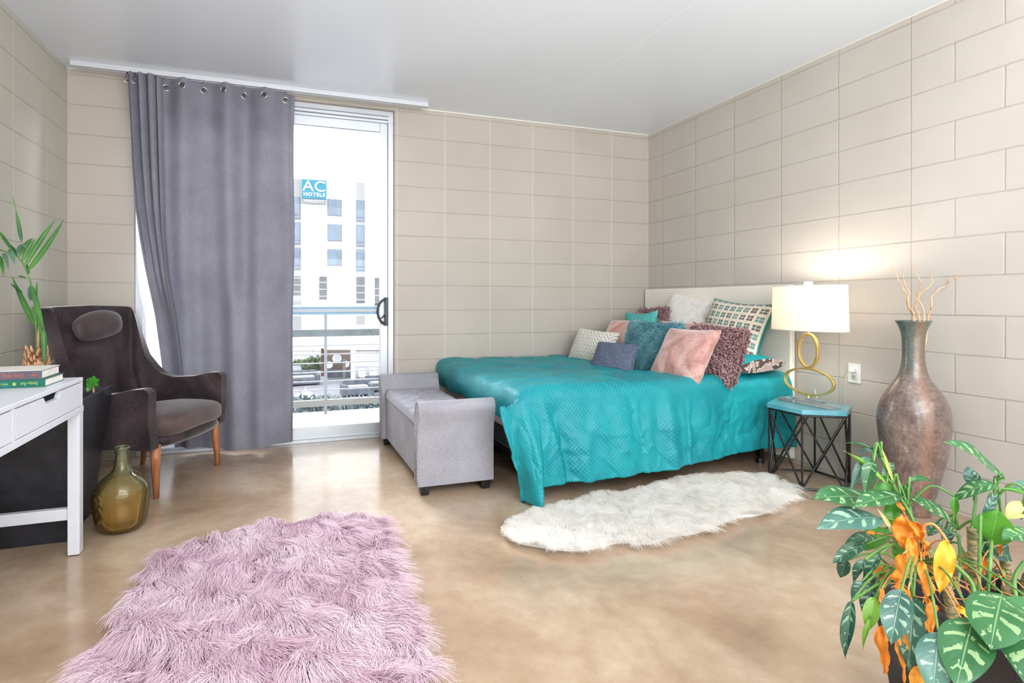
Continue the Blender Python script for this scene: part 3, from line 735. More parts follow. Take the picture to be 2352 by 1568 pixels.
# ---- comforter
def m_duvet():
    m, nt, b = newmat('teal_waffle'); setin(b, 'Roughness', .45); setin(b, 'Specular IOR Level', .35)
    tc = nd(nt, 'ShaderNodeTexCoord'); sp = nd(nt, 'ShaderNodeSeparateXYZ'); nt.links.new(tc.outputs['UV'], sp.inputs[0])
    u = math_(nt, 'MULTIPLY', sp.outputs[0], 2 * pi / .022); v = math_(nt, 'MULTIPLY', sp.outputs[1], 2 * pi / .0125)
    ph = math_(nt, 'MULTIPLY', math_(nt, 'GREATER_THAN', math_(nt, 'SINE', math_(nt, 'MULTIPLY', v, .5)), 0), pi)
    s_ = math_(nt, 'MULTIPLY', math_(nt, 'SINE', math_(nt, 'ADD', u, ph)), math_(nt, 'SINE', v))
    s_ = math_(nt, 'MAXIMUM', s_, -.2)
    nb = nd(nt, 'ShaderNodeTexNoise', i_Scale=4, i_Detail=4); nt.links.new(tc.outputs['Object'], nb.inputs['Vector'])
    base = ramp(nt, nb.outputs['Fac'], [(.35, (0, 128, 140)), (.65, (16, 148, 156))])
    col = mixc(nt, math_(nt, 'MULTIPLY', math_(nt, 'MAXIMUM', s_, 0), .45), base, lin((80, 186, 190)))
    nt.links.new(col, b.inputs['Base Color']); bump(nt, b, s_, .35, .0025); return m
MD = m_duvet()
XF = -2.10; YFR = -1.575
def duvet(u, w):
    # u: head -> foot (arc metres), w: back -> front and down
    s = u * 2.29; L1 = 1.93; t = w * 2.08; T1_ = 1.50
    wr = .016 * nz(s * 2.2, t * 2.6, 1) + .010 * nz(s * 6, t * 4.5, 3)
    rdg = 1 - abs(nz(s * 3.2 + 2 * nz(s, t, 4), t * 3.2 + s * 1.5, 6)) * 2
    wr += .014 * max(0, rdg - .55) * smooth(s, .5, 1.0) + .004 * nz(s * 15, t * 13, 5)
    # diagonal pull wrinkles near the foot end
    wr += .015 * smooth(s, .9, 1.6) * math.sin(s * 17 + t * 12 + 3 * nz(s * 2, t * 2, 8)) * (.5 + .5 * nz(s * 3, t * 2.5, 9)) * (1 - smooth(t, 1.35, 1.55))
    dt = max(0, t - T1_); ds = max(0, s - L1)
    R_ = .07
    def roll(d):   # arc over a rounded edge: horizontal advance, drop
        q = R_ * pi / 2
        if d < q: a = d / R_; return R_ * math.sin(a), R_ * (1 - math.cos(a))
        return R_, R_ + (d - q)
    # front side length grows towards the foot corner
    hem = .515 + .03 * smooth(s, .3, 1.6) + .10 * smooth(s, 1.93, 2.10)
    dt = dt / (2.08 - T1_) * hem
    ax, dz1 = roll(ds * 1.0); ay, dz2 = roll(dt)
    x = -.075 - min(s, L1); y = -.03 - min(t, T1_); z = .605
    footw = smooth(ds, 0, .12)
    sidew = smooth(dt, 0, .14)
    xf = ax + .03 * math.sin(min(1, ds / .36) * pi)
    xs = ds * lerp(smooth(dt, .1, .62), .60, .26)
    x -= lerp(sidew, xf, xs)
    y -= ay - .045 * (1 - smooth(s, .4, .9)) * smooth(t, 1.2, 1.5)
    drop_foot = dz1 * (1 - sidew)
    z -= dz2 + drop_foot * .62
    if dt > 0 and ds > 0:
        # the corner: cloth beyond the foot edge folds back and the edge runs in towards the floor
        y -= .05 * math.sin(ds / .36 * pi * 1.5) * smooth(dt, .15, .6)
    # hanging folds
    fold = smooth(dt, .04, .30)
    ph = s * 13.5 + 3.2 * nz(s * 1.7, .3) + .9 * nz(s * 3, dt * 3, 4)
    amp = (.010 + .012 * smooth(s, .4, .9) + .018 * smooth(s, 1.1, 1.8)) * fold * (.55 + .45 * nz(s * 1.3, 5.1))
    y -= amp * (math.sin(ph) + .5 * math.sin(ph * 2.3 + 1)) + .013 * fold * (1 - abs(math.sin(ph * .9 + 1.3 * nz(s * 4, dt * 2, 7)))) ** 3 + .008 * fold * nz(s * 9, dt * 5, 2) + .005 * fold * nz(s * 22, dt * 9, 4) - .012 * fold * max(0, .75 - abs(nz(s * 5 + dt * 2, dt * 5, 9)) * 3)
    y -= (.012 + .055 * smooth(s, .55, 1.1)) * smooth(dt, .05, .5)
    x += .012 * fold * math.cos(ph)
    # big fold under the foot corner
    k = math.exp(-((s - 2.10) / .11) ** 2) * smooth(dt, .12, .45)
    y -= .03 * k
    z += wr * (1 - fold) + .008 * nz(s * 3, 7.7) * fold
    wk = max(0, .62 - abs(nz(s * 8 + 1.5 * nz(s * 3, t * 3, 2), t * 5 + dt * 3, 12)) * 2.2)
    y -= .010 * fold * wk; z += .010 * (1 - fold) * wk * smooth(s, .6, 1.2)
    z += .018 * math.exp(-((t - 1.40) / .12) ** 2) * (.4 + .6 * nz(s * 2.5, 3.3))
    return (x, y, max(.012, z))
NUd, NVd = 300, 250
v, f = grid(NUd, NVd, duvet); uv = [(i / (NUd - 1) * 2.29, j / (NVd - 1) * 2.08) for i in range(NUd) for j in range(NVd)]
v = [(p[0], p[1], max(p[2], .575) if (p[1] > -1.5 and p[0] > -2.05) else p[2]) for p in v]
dv = obj('comforter', v, f, MD, None, uvs=uv); tag(dv, 'rumpled teal waffle-textured comforter spread over the bed and hanging to the floor', 'comforter')
sm_ = dv.modifiers.new('thick', 'SOLIDIFY'); sm_.thickness = .012; sm_.offset = 1

# ------------------------------------------------------------------ pillows
def pillow_pt(u, v, side, w, h, t, pinch=.07, pw=.42, wr=0, seed=0):
    ox = w / 2 * u * (1 - pinch * (1 - v * v)) ; oy = h / 2 * v * (1 - pinch * (1 - u * u))
    e = max(0, (1 - abs(u) ** 2.6)) * max(0, (1 - abs(v) ** 2.6))
    z = t / 2 * e ** pw * side
    if wr: z += side * wr * nz(u * 3 + seed, v * 3, seed) * e ** .5 + side * wr * .8 * e ** .5 * math.sin((u + v) * 9 + seed) * smooth(abs(u) + abs(v), .9, 1.6)
    return Vector((ox, oy, z))
def pillow_mat(pos, a, lean, roll):
    wd = Vector((math.cos(a), math.sin(a), 0)); nh = Vector((wd.y, -wd.x, 0)); up = Vector((0, 0, 1)) * math.cos(lean) - nh * math.sin(lean)
    W = wd * math.cos(roll) + up * math.sin(roll); U = -wd * math.sin(roll) + up * math.cos(roll); N = W.cross(U)
    m = Matrix((W, U, N)).transposed().to_4x4(); m.translation = Vector(pos); return m
def pillow(name, pos, a, lean, roll, w, h, t, mat, label, n=40, wr=.004, pinch=.07, backmat=None, seed=0, cat='pillow', pw=.42, post=None, sep=True):
    e = empty(name, (0, 0, 0), 0, label, cat); e.matrix_world = pillow_mat(pos, a, lean, roll)
    def mk(side, mt, nm):
        def fn(p, q):
            r = pillow_pt(p * 2 - 1, q * 2 - 1, side, w, h, t, pinch, pw, wr, seed)
            return post(r, p * 2 - 1, q * 2 - 1, side) if post else r
        v, f = grid(n, n, fn)
        if side < 0: f = [tuple(reversed(q)) for q in f]
        uv = [(i / (n - 1) * w, j / (n - 1) * h) for i in range(n) for j in range(n)]
        return v, f, uv
    v1, f1, u1 = mk(1, mat, ''); v2, f2, u2 = mk(-1, mat, '')
    if backmat is None:
        obj('cushion', v1 + v2, f1 + [tuple(i + len(v1) for i in q) for q in f2], mat, e, uvs=u1 + u2)
    else:
        obj('front_panel', v1, f1, mat, e, uvs=u1); obj('back_panel', v2, f2, backmat, e, uvs=u2)
    return e
def rim_pts(w, h, pinch, k=120):
    out = []
    for i in range(k):
        s_ = i / k * 4; q = int(s_); r = (s_ - q) * 2 - 1
        u, v = [(r, 1), (1, -r), (-r, -1), (-1, r)][q]
        out.append(pillow_pt(u, v, 1, w, h, 0, pinch))
    return out
def surf_samples(N, w, h, t, pinch=.07, sides=(1,), pw=.42, edge=.97):
    U = rng.uniform(-edge, edge, N); Vv = rng.uniform(-edge, edge, N); S = rng.choice(sides, N)
    e = np.clip(1 - abs(U) ** 2.6, 0, 1) * np.clip(1 - abs(Vv) ** 2.6, 0, 1)
    P = np.stack([w / 2 * U * (1 - pinch * (1 - Vv ** 2)), h / 2 * Vv * (1 - pinch * (1 - U ** 2)), t / 2 * e ** pw * S], 1)
    eps = 1e-3
    def zz(a, b): return t / 2 * (np.clip(1 - abs(a) ** 2.6, 1e-6, 1) * np.clip(1 - abs(b) ** 2.6, 1e-6, 1)) ** pw
    gx_ = (zz(U + eps, Vv) - zz(U - eps, Vv)) / (2 * eps) / (w / 2); gy_ = (zz(U, Vv + eps) - zz(U, Vv - eps)) / (2 * eps) / (h / 2)
    Nn = np.stack([-gx_, -gy_, np.ones(N)], 1); Nn /= np.linalg.norm(Nn, axis=1, keepdims=True); Nn[:, 2] *= S
    return P, Nn
def npnoise(X, Y, Z=0, f=1.0):
    """cheap smooth pseudo noise from summed sines"""
    r = 0
    for k, (a, b, c) in enumerate(((1.7, 2.3, .5), (-2.9, 1.3, 1.9), (3.7, -3.1, 4.1), (.9, 5.3, 2.2), (-5.1, -4.4, .7))):
        r = r + np.sin(f * (a * X + b * Y) + c + Z * (k + 1)) / (1 + .35 * k)
    return r / 2.6
def furry(e, w, h, t, N, L, rad, mat, droop=(0, -1, 0), spread=.5, sides=1, K=5, pinch=.05, both=True, clump=.6, name='pile', tube=1):
    P0, Nn = surf_samples(N, w, h, t, pinch, (1, 1, -1) if both else (1,), edge=.995)
    rd = rng.normal(size=(N, 3)) * spread
    cl = np.stack([npnoise(P0[:, 0], P0[:, 1], 1, 22), npnoise(P0[:, 0], P0[:, 1], 3, 22), 0 * P0[:, 0]], 1) * clump
    d0 = Nn * 1.0 + rd * .5 + cl * .5; d0 /= np.linalg.norm(d0, axis=1, keepdims=True)
    d1 = np.array(droop) * 1.0 + rd * .6 + cl + Nn * .25; d1 /= np.linalg.norm(d1, axis=1, keepdims=True)
    Ls = L * rng.uniform(.6, 1.15, N)[:, None]
    ts = np.linspace(0, 1, K); pts = []
    for t_ in ts: pts.append(P0 + (d0 * (t_ - .5 * t_ * t_) + d1 * (.5 * t_ * t_)) * Ls)
    P = np.stack(pts, 1)
    R = (rad * (1 - ts * .75)) if tube == 1 else rad * np.array([.6] + [1] * (K - 2) + [.7])
    base = np.clip(.5 + .25 * npnoise(P0[:, 0], P0[:, 1], 0, 9) + rng.normal(size=N) * .13, 0, 1)
    tint = np.clip(base[:, None] * .6 + .4 * ts[None, :] ** .6 + (rng.normal(size=N) * .05)[:, None], 0, 1)
    o = strands(name, P, R, mat, e, sides, tint, sd=Nn if sides == 1 else None); o['kind'] = 'stuff'; return o

m_cable = plain('knit_cream', (222, 214, 204), .9, 0, (236, 230, 222), 30, .3, 120)
def cable_post(r, u, v, side):
    if side > 0:
        nx = 11; q = (u * .5 + .5) * nx; fr_ = q - math.floor(q); zig = abs(((v * 9 + (0 if int(q) % 2 == 0 else 0)) + (fr_ if int(q) % 2 == 0 else 1 - fr_) * 1.6) % 1 - .5) * 2
        e_ = smooth(1 - abs(u), 0, .06) * smooth(1 - abs(v), 0, .06)
        r = r + Vector((0, 0, (.010 * zig ** .6 - .004 * math.exp(-((fr_ - .5) / .5) ** 2)) * e_))
    return r
def m_knit():
    m, nt, b = newmat('cable_knit'); setin(b, 'Roughness', .9); setin(b, 'Sheen Weight', .3)
    tc = nd(nt, 'ShaderNodeTexCoord'); sp = nd(nt, 'ShaderNodeSeparateXYZ'); nt.links.new(tc.outputs['UV'], sp.inputs[0])
    q = math_(nt, 'DIVIDE', sp.outputs[0], .045); fr_ = math_(nt, 'ABSOLUTE', math_(nt, 'SUBTRACT', math_(nt, 'MULTIPLY', math_(nt, 'FRACT', math_(nt, 'MULTIPLY', q, .5)), 2), 1))
    z = math_(nt, 'FRACT', math_(nt, 'ADD', math_(nt, 'DIVIDE', sp.outputs[1], .032), math_(nt, 'MULTIPLY', fr_, 1.4)))
    z = math_(nt, 'ABSOLUTE', math_(nt, 'SUBTRACT', z, .5))
    nt.links.new(ramp(nt, z, [(.0, (128, 122, 116)), (.10, (196, 188, 178)), (.22, (232, 226, 217))]), b.inputs['Base Color']); bump(nt, b, z, .5, .01); return m
pillow('throw_pillow', (-.875, -.42, .722), -1.412, .422, -.042, .494, .303, .15, m_knit(), 'cream cable-knit lumbar pillow leaning behind the slate blue one', 60)
def pleat(r, u, v, side):
    k = 9; q = (v * .5 + .5) * k; e_ = smooth(1 - abs(u), .02, .12)
    return r + Vector((0, 0, side * .006 * abs(math.sin(pi * q + .8 * nz(u * 2, v * 3, 3))) ** .5 * e_))
m_slate = fabric('slate_satin', (84, 92, 112), (104, 112, 132), .5, wb=.1, sheen=.4, nscale=60)
pillow('throw_pillow', (-.966, -.852, .680), -1.078, .62, -.016, .356, .253, .12, m_slate, 'small slate blue pleated lumbar pillow at front of the pile', 60, post=pleat)
m_pinkv = velvet('pink_velvet', (166, 116, 108), (202, 158, 149), (236, 212, 206), 4.5, .3)
pillow('throw_pillow', (-.60, -.43, .80), -1.1, .80, .04, .33, .37, .15, m_pinkv, 'blush pink velvet pillow peeking out behind the cream knit one', seed=3)
m_turq = fabric('turquoise_velvet', (70, 160, 156), (100, 186, 180), .7, wb=.1, nscale=80)
e = pillow('throw_pillow', (-.43, -.435, .848), -1.454, .20, .059, .373, .35, .12, m_turq, 'turquoise pillow with cream whipstitched edge behind the teal fur one', pinch=.14)
rp = rim_pts(.373, .35, .14, 150); bb = B()
for i in range(0, 150, 2): bb.tube([rp[i] + Vector((0, 0, .004)), rp[i] * .95 + Vector((0, 0, .008))], .0014, 4)
o_ = bb.build('whipstitch', plain('stitch', (226, 232, 220), .8), e); o_['kind'] = 'stuff'
m_mauve = furmat('mauve_yarn', [(0, (122, 88, 92)), (.45, (164, 126, 130)), (1, (198, 164, 166))], .8, .3, .15)
m_mauve_b = plain('mauve_back', (120, 88, 92), .9)
e = pillow('throw_pillow', (-.27, -.40, .862), -1.575, .151, .077, .40, .37, .12, m_mauve_b, 'mauve shaggy yarn pillow at the back left against the headboard', wr=0)
furry(e, .40, .37, .12, 2400, .028, .0042, m_mauve, (0, -.6, .2), .9, 5, 4, tube=2)
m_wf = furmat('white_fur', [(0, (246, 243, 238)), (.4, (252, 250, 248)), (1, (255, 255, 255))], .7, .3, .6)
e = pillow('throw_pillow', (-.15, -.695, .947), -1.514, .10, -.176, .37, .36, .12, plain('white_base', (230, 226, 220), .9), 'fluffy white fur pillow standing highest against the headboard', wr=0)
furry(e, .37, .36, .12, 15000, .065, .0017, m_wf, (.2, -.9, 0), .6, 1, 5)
pillow('throw_pillow', (-.47, -.93, .775), -1.45, .35, 0, .40, .37, .12, m_pinkv, 'blush pink velvet pillow mostly hidden between teal and mauve pillows', seed=11)
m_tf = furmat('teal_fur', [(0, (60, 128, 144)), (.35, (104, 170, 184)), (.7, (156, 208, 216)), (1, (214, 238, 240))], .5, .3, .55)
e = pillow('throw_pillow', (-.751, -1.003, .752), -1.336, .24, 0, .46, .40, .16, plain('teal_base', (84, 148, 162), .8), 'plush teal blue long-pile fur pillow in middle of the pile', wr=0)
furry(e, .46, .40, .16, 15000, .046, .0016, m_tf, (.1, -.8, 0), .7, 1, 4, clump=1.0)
pillow('throw_pillow', (-.801, -1.378, .742), -1.477, .545, .009, .425, .41, .15, m_pinkv, 'large blush pink velvet pillow at the front of the pile', 56, wr=.008, pinch=.09, seed=5)
e = pillow('throw_pillow', (-.561, -1.384, .745), -1.523, .36, -.047, .455, .39, .14, m_mauve_b, 'mauve shaggy yarn pillow behind the large front pink velvet one', wr=0)
furry(e, .455, .39, .14, 4200, .029, .0044, m_mauve, (0, -.7, .2), .9, 5, 4, tube=2)
def m_patt():
    m, nt, b = newmat('window_pattern'); setin(b, 'Roughness', .85)
    tc = nd(nt, 'ShaderNodeTexCoord'); sp = nd(nt, 'ShaderNodeSeparateXYZ'); nt.links.new(tc.outputs['UV'], sp.inputs[0])
    P_ = .058
    u = math_(nt, 'DIVIDE', sp.outputs[0], P_); v = math_(nt, 'DIVIDE', sp.outputs[1], P_ * 1.1)
    fu = math_(nt, 'ABSOLUTE', math_(nt, 'SUBTRACT', math_(nt, 'FRACT', u), .5)); fv = math_(nt, 'ABSOLUTE', math_(nt, 'SUBTRACT', math_(nt, 'FRACT', v), .5))
    def band(x): return math_(nt, 'MULTIPLY', math_(nt, 'GREATER_THAN', x, .030), math_(nt, 'LESS_THAN', x, .335))
    mk = math_(nt, 'MULTIPLY', band(fu), band(fv))
    cmb = nd(nt, 'ShaderNodeCombineXYZ'); nt.links.new(math_(nt, 'FLOOR', math_(nt, 'MULTIPLY', u, 1)), cmb.inputs[0]); nt.links.new(math_(nt, 'FLOOR', math_(nt, 'MULTIPLY', v, 1)), cmb.inputs[1])
    wn = nd(nt, 'ShaderNodeTexWhiteNoise'); nt.links.new(cmb.outputs[0], wn.inputs['Vector'])
    c = ramp(nt, wn.outputs['Value'], [(0, (58, 50, 52)), (.3, (84, 78, 78)), (.5, (36, 110, 104)), (.75, (90, 150, 146)), (1, (50, 84, 88))])
    n = nd(nt, 'ShaderNodeTexNoise', i_Scale=250); nt.links.new(tc.outputs['UV'], n.inputs['Vector'])
    mk2 = math_(nt, 'MULTIPLY', mk, math_(nt, 'MULTIPLY_ADD', n.outputs['Fac'], .8, .5))
    gr = math_(nt, 'MULTIPLY', math_(nt, 'MAXIMUM', math_(nt, 'GREATER_THAN', fu, .47), math_(nt, 'GREATER_THAN', fv, .47)), .35)
    base = mixc(nt, gr, lin((232, 222, 206)), lin((214, 176, 158)))
    nt.links.new(mixc(nt, mk2, base, c), b.inputs['Base Color']); return m
m_tealvel = fabric('teal_backing', (44, 124, 122), (64, 144, 140), .7, nscale=80)
e = pillow('throw_pillow', (-.20, -1.20, .875), -1.493, .34, -.093, .52, .48, .19, m_patt(), 'big cream pillow with green and brown window-check pattern by the lamp', 48, backmat=m_tealvel, pinch=.10)
rp = rim_pts(.52, .48, .10, 120); B().tube(rp, .0045, 6, closed=True).build('piping', m_tealvel, e, smooth=True)
# sham lying flat
m_sham = fabric('teal_sham', (10, 128, 140), (24, 148, 156), .6, nscale=60)
sh = pillow('pillow_sham', (-.35, -1.23, .668), -1.57, 1.50, .0, .66, .44, .15, m_sham, 'teal pillow sham with printed flange lying flat under the patterned pillow', 44, wr=.006, pinch=.02, seed=9)
def m_print():
    m, nt, b = newmat('ikat_print'); setin(b, 'Roughness', .8); v = coords(nt, 'Object', (30, 30, 30))
    n = nd(nt, 'ShaderNodeTexWave', i_Scale=.5, i_Distortion=9, i_Detail=3); nt.links.new(v, n.inputs['Vector'])
    nt.links.new(ramp(nt, n.outputs['Fac'], [(.3, (72, 58, 58)), (.5, (216, 200, 190)), (.8, (150, 136, 128))]), b.inputs['Base Color']); return m
def flange(u, w):
    k = math.sin(u * pi) ** .6
    return Vector((.345 + .008 * math.sin(u * 9), lerp(u, -.215, .215), (w - .5) * .085 * k + .01))
v, f = grid(24, 8, flange); obj('printed_flange', v, f, m_print(), sh)

# ================================================================== RUGS
def poly_area_sample(poly, N):
    P = np.array([(p.x, p.y) for p in poly]); mn, mx_ = P.min(0), P.max(0); out = []
    tot = 0
    while tot < N:
        Q = rng.uniform(mn, mx_, (N * 2, 2)); ins = np.zeros(len(Q), bool); j = len(P) - 1
        for i in range(len(P)):
            a, b = P[i], P[j]; c_ = ((a[1] > Q[:, 1]) != (b[1] > Q[:, 1])) & (Q[:, 0] < (b[0] - a[0]) * (Q[:, 1] - a[1]) / (b[1] - a[1] + 1e-12) + a[0]); ins ^= c_; j = i
        out.append(Q[ins]); tot += ins.sum()
    return np.concatenate(out)[:N]
def rug(name, poly, label, N, L, rad, mat, base, flow, lift, clf, clamp_, lump, cat='rug', K=5, darken=.0):
    c = sum(poly, Vector()) / len(poly); e = empty(name, (c.x, c.y, 0), 0, label, cat)
    pl = [Vector((p.x - c.x, p.y - c.y, 0)) for p in poly]; n = len(pl)
    v = [Vector((0, 0, .012))] + [p * .92 + Vector((0, 0, .012)) for p in pl] + [p * .95 + Vector((0, 0, .001)) for p in pl]
    f = [(0, 1 + i, 1 + (i + 1) % n) for i in range(n)] + [(1 + i, 1 + n + i, 1 + n + (i + 1) % n, 1 + (i + 1) % n) for i in range(n)]
    obj('backing', v, f, base, e)
    Q = poly_area_sample(pl, N); X, Y = Q[:, 0], Q[:, 1]
    # locks: snap directions to cells
    cell = np.floor(np.stack([X * clf + .9 * npnoise(X, Y, 2, 14) + .3 * npnoise(X, Y, 7, 40), Y * clf + .9 * npnoise(X, Y, 5, 14) + .3 * npnoise(X, Y, 8, 40)], 1))
    hsh = np.sin(cell[:, 0] * 12.9898 + cell[:, 1] * 78.233) * 43758.5453; r1 = hsh - np.floor(hsh); h2 = np.sin(cell[:, 0] * 39.3 + cell[:, 1] * 11.1) * 24634.63; r2 = h2 - np.floor(h2)
    ang = flow(X, Y) + npnoise(X, Y, 1, 7) * .9 + (r1 - .5) * 1.3 + rng.normal(size=N) * .22
    d = np.stack([np.cos(ang), np.sin(ang), np.zeros(N)], 1)
    h = lift * (.55 + .5 * r2 + .35 * npnoise(X, Y, 4, 11)) * rng.uniform(.75, 1.1, N); h = np.clip(h, .006, None)
    # locks converge to a common tip
    ccx = (cell[:, 0] + .5 - .9 * npnoise(X, Y, 2, 14) - .3 * npnoise(X, Y, 7, 40)) / clf; ccy = (cell[:, 1] + .5 - .9 * npnoise(X, Y, 5, 14) - .3 * npnoise(X, Y, 8, 40)) / clf
    Ls = L * rng.uniform(.65, 1.1, N) * (.8 + .4 * r1)
    ts = np.linspace(0, 1, K); pts = []
    base_z = .012 + lump * (.5 + .5 * npnoise(X, Y, 6, 6))
    for t_ in ts:
        zz = base_z + h * np.sin(min(1, t_ * 1.25) * pi * .5) - h * .75 * max(0, t_ - .45) ** 1.5 * 1.6
        px_ = X + d[:, 0] * Ls * t_ ** 1.3 + (ccx - X) * clamp_ * t_ ** 1.5; py_ = Y + d[:, 1] * Ls * t_ ** 1.3 + (ccy - Y) * clamp_ * t_ ** 1.5
        wv = .004 * np.sin(t_ * 9 + r1 * 20)
        pts.append(np.stack([px_ - d[:, 1] * wv, py_ + d[:, 0] * wv, np.maximum(zz, .004)], 1))
    P = np.stack(pts, 1)
    tint = np.clip(.10 + .42 * ts[None, :] ** .7 + .30 * (r2[:, None]) + .16 * npnoise(X, Y, 9, 5)[:, None] + rng.normal(size=(N, 1)) * .10, 0, 1)
    o = strands('pile', P, rad * (1 - ts * .8), mat, e, 1, tint, sd=np.tile(np.array([[0, 0, 1.]]), (N, 1))); o['kind'] = 'stuff'
    return e
lav = [(620, 1215), (680, 1210), (740, 1200), (810, 1200), (865, 1215), (882, 1250), (892, 1295), (905, 1350), (915, 1400), (938, 1450), (955, 1500), (968, 1568), (975, 1640), (940, 1760), (760, 1840), (500, 1860), (260, 1800), (180, 1690), (190, 1600), (215, 1540), (252, 1480), (292, 1420), (325, 1365), (360, 1305), (430, 1262), (500, 1240), (560, 1236)]
lavp = [Vector(p) for p in spline([tuple(fl(x, y)) for x, y in lav], 3)]
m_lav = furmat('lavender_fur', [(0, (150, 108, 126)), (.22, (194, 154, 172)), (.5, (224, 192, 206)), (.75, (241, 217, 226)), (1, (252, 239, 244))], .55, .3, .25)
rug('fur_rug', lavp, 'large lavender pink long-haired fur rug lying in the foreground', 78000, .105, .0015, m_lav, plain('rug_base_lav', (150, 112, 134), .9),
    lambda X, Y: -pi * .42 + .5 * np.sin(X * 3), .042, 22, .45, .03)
whp = [(1150, 1222), (1165, 1250), (1215, 1262), (1290, 1272), (1350, 1268), (1420, 1252), (1490, 1256), (1540, 1238), (1600, 1230), (1650, 1212), (1700, 1192), (1760, 1184), (1800, 1162), (1828, 1145), (1818, 1122), (1785, 1106), (1740, 1098), (1650, 1097), (1560, 1104), (1500, 1120), (1430, 1134), (1380, 1140), (1320, 1154), (1250, 1175), (1200, 1190), (1160, 1202)]
whp = [Vector(p) for p in spline([tuple(fl(x, y)) for x, y in whp], 3)]
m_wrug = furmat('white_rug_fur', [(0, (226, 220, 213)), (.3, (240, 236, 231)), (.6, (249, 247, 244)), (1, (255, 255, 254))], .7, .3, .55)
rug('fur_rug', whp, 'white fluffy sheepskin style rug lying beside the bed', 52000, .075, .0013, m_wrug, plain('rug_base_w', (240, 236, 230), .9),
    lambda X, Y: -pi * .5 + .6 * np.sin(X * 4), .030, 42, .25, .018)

# ================================================================== SIDE TABLE
TXc, TYc, TZ = -.262, -1.838, .47; TR = .222
st = empty('side_table', (TXc, TYc, 0), 0, 'hexagonal side table with turquoise top on black geometric wire frame', 'table')
hexp = lambda r, z, o=0: [Vector((r * math.cos(math.radians(30 + 60 * k + o)), r * math.sin(math.radians(30 + 60 * k + o)), z)) for k in range(6)]
tp = B(); a_, b2_ = hexp(TR + .012, TZ - .028), hexp(TR + .012, TZ)
tp.add(a_ + b2_, [tuple(range(6))[::-1], tuple(range(6, 12))] + [(k, (k + 1) % 6, 6 + (k + 1) % 6, 6 + k) for k in range(6)])
tp.build('table_top', plain('turquoise_glaze', (82, 156, 172), .25, 0, (106, 176, 190), 7, coat=.5), st, bv=.003)
T_, Bt = hexp(TR, TZ - .036), hexp(TR, .008)
rr = .0062
def closed_ring(pts, nm):
    bb = B()
    for k in range(6): bb.rod(pts[k], pts[(k + 1) % 6], rr, 8)
    for p in pts: bb.sphere(p, rr * 1.15, 8)
    bb.build(nm, m_blackmetal, st)
closed_ring(T_, 'top_ring'); closed_ring(Bt, 'base_ring')
for k in (0, 2, 3, 5): B().rod(T_[k], Bt[k], rr, 8).build('upright', m_blackmetal, st)
for k in range(6):
    B().rod(T_[k], Bt[(k + 1) % 6], rr * .95, 8).build('brace', m_blackmetal, st); B().rod(T_[(k + 1) % 6], Bt[k], rr * .95, 8).build('brace', m_blackmetal, st)

# ================================================================== LAMP
m_gold = plain('brushed_gold', (240, 200, 116), .38, .85, (248, 214, 138), 20)
lp = empty('table_lamp', (-.262, -1.835, TZ), 0, 'lit table lamp with oval white shade and two gold rings on clear base', 'lamp')
m_acr, nt, bs = newmat('acrylic'); nt.nodes.remove(bs)
ta = nd(nt, 'ShaderNodeBsdfTransparent'); ta.inputs[0].default_value = (.95, .975, .985, 1); ga = nd(nt, 'ShaderNodeBsdfGlossy', i_Roughness=.05); fa = nd(nt, 'ShaderNodeFresnel', i_IOR=1.5)
da = nd(nt, 'ShaderNodeBsdfDiffuse'); da.inputs[0].default_value = (.9, .95, .97, 1); ma = nd(nt, 'ShaderNodeMixShader'); ma.inputs[0].default_value = .18; mb = nd(nt, 'ShaderNodeMixShader')
nt.links.new(ta.outputs[0], ma.inputs[1]); nt.links.new(da.outputs[0], ma.inputs[2]); nt.links.new(fa.outputs[0], mb.inputs[0]); nt.links.new(ma.outputs[0], mb.inputs[1]); nt.links.new(ga.outputs[0], mb.inputs[2])
nt.links.new(mb.outputs[0], nt.nodes['Material Output'].inputs['Surface'])
B().box(-.055, .055, -.165, .165, .0005, .022).build('acrylic_base', m_acr, lp, bv=.003)
B().box(-.03, .03, -.09, .09, .0225, .042).build('acrylic_plinth', m_acr, lp, bv=.003)
def ring(cz, ry, rz_, name):
    n = 72; v = []; f = []
    for k in range(n):
        a = 2 * pi * k / n
        for (dr_, dx_) in ((-.006, -.011), (.006, -.011), (.006, .011), (-.006, .011)):
            v.append((dx_, (ry + dr_) * math.cos(a), cz + (rz_ + dr_) * math.sin(a)))
    for k in range(n):
        j = (k + 1) % n
        for i in range(4): f.append((k * 4 + i, k * 4 + (i + 1) % 4, j * 4 + (i + 1) % 4, j * 4 + i))
    o = obj(name, v, f, m_gold, lp, smooth=False); return bevel(o, .002, 2)
ring(.042 + .012 + .085, .160, .079, 'lower_ring'); ring(.224 + .105, .062, .102, 'upper_ring')
B().tube([(0, 0, .04), (0, 0, .056)], .012, 12).build('collar', m_gold, lp); B().tube([(0, 0, .215), (0, 0, .232)], .011, 12).build('collar', m_gold, lp); B().tube([(0, 0, .436), (0, 0, .56)], .006, 10).build('stem', m_gold, lp)
m_sh, nt, bs = newmat('shade_linen'); bs.inputs['Base Color'].default_value = lin((248, 244, 236)); setin(bs, 'Roughness', .9)
tl = nd(nt, 'ShaderNodeBsdfTranslucent'); tl.inputs[0].default_value = lin((255, 246, 232)); mx = nd(nt, 'ShaderNodeMixShader'); mx.inputs[0].default_value = .5
nt.links.new(bs.outputs[0], mx.inputs[1]); nt.links.new(tl.outputs[0], mx.inputs[2]); nt.links.new(mx.outputs[0], nt.nodes['Material Output'].inputs['Surface'])
z0s, z1s = .455, .725
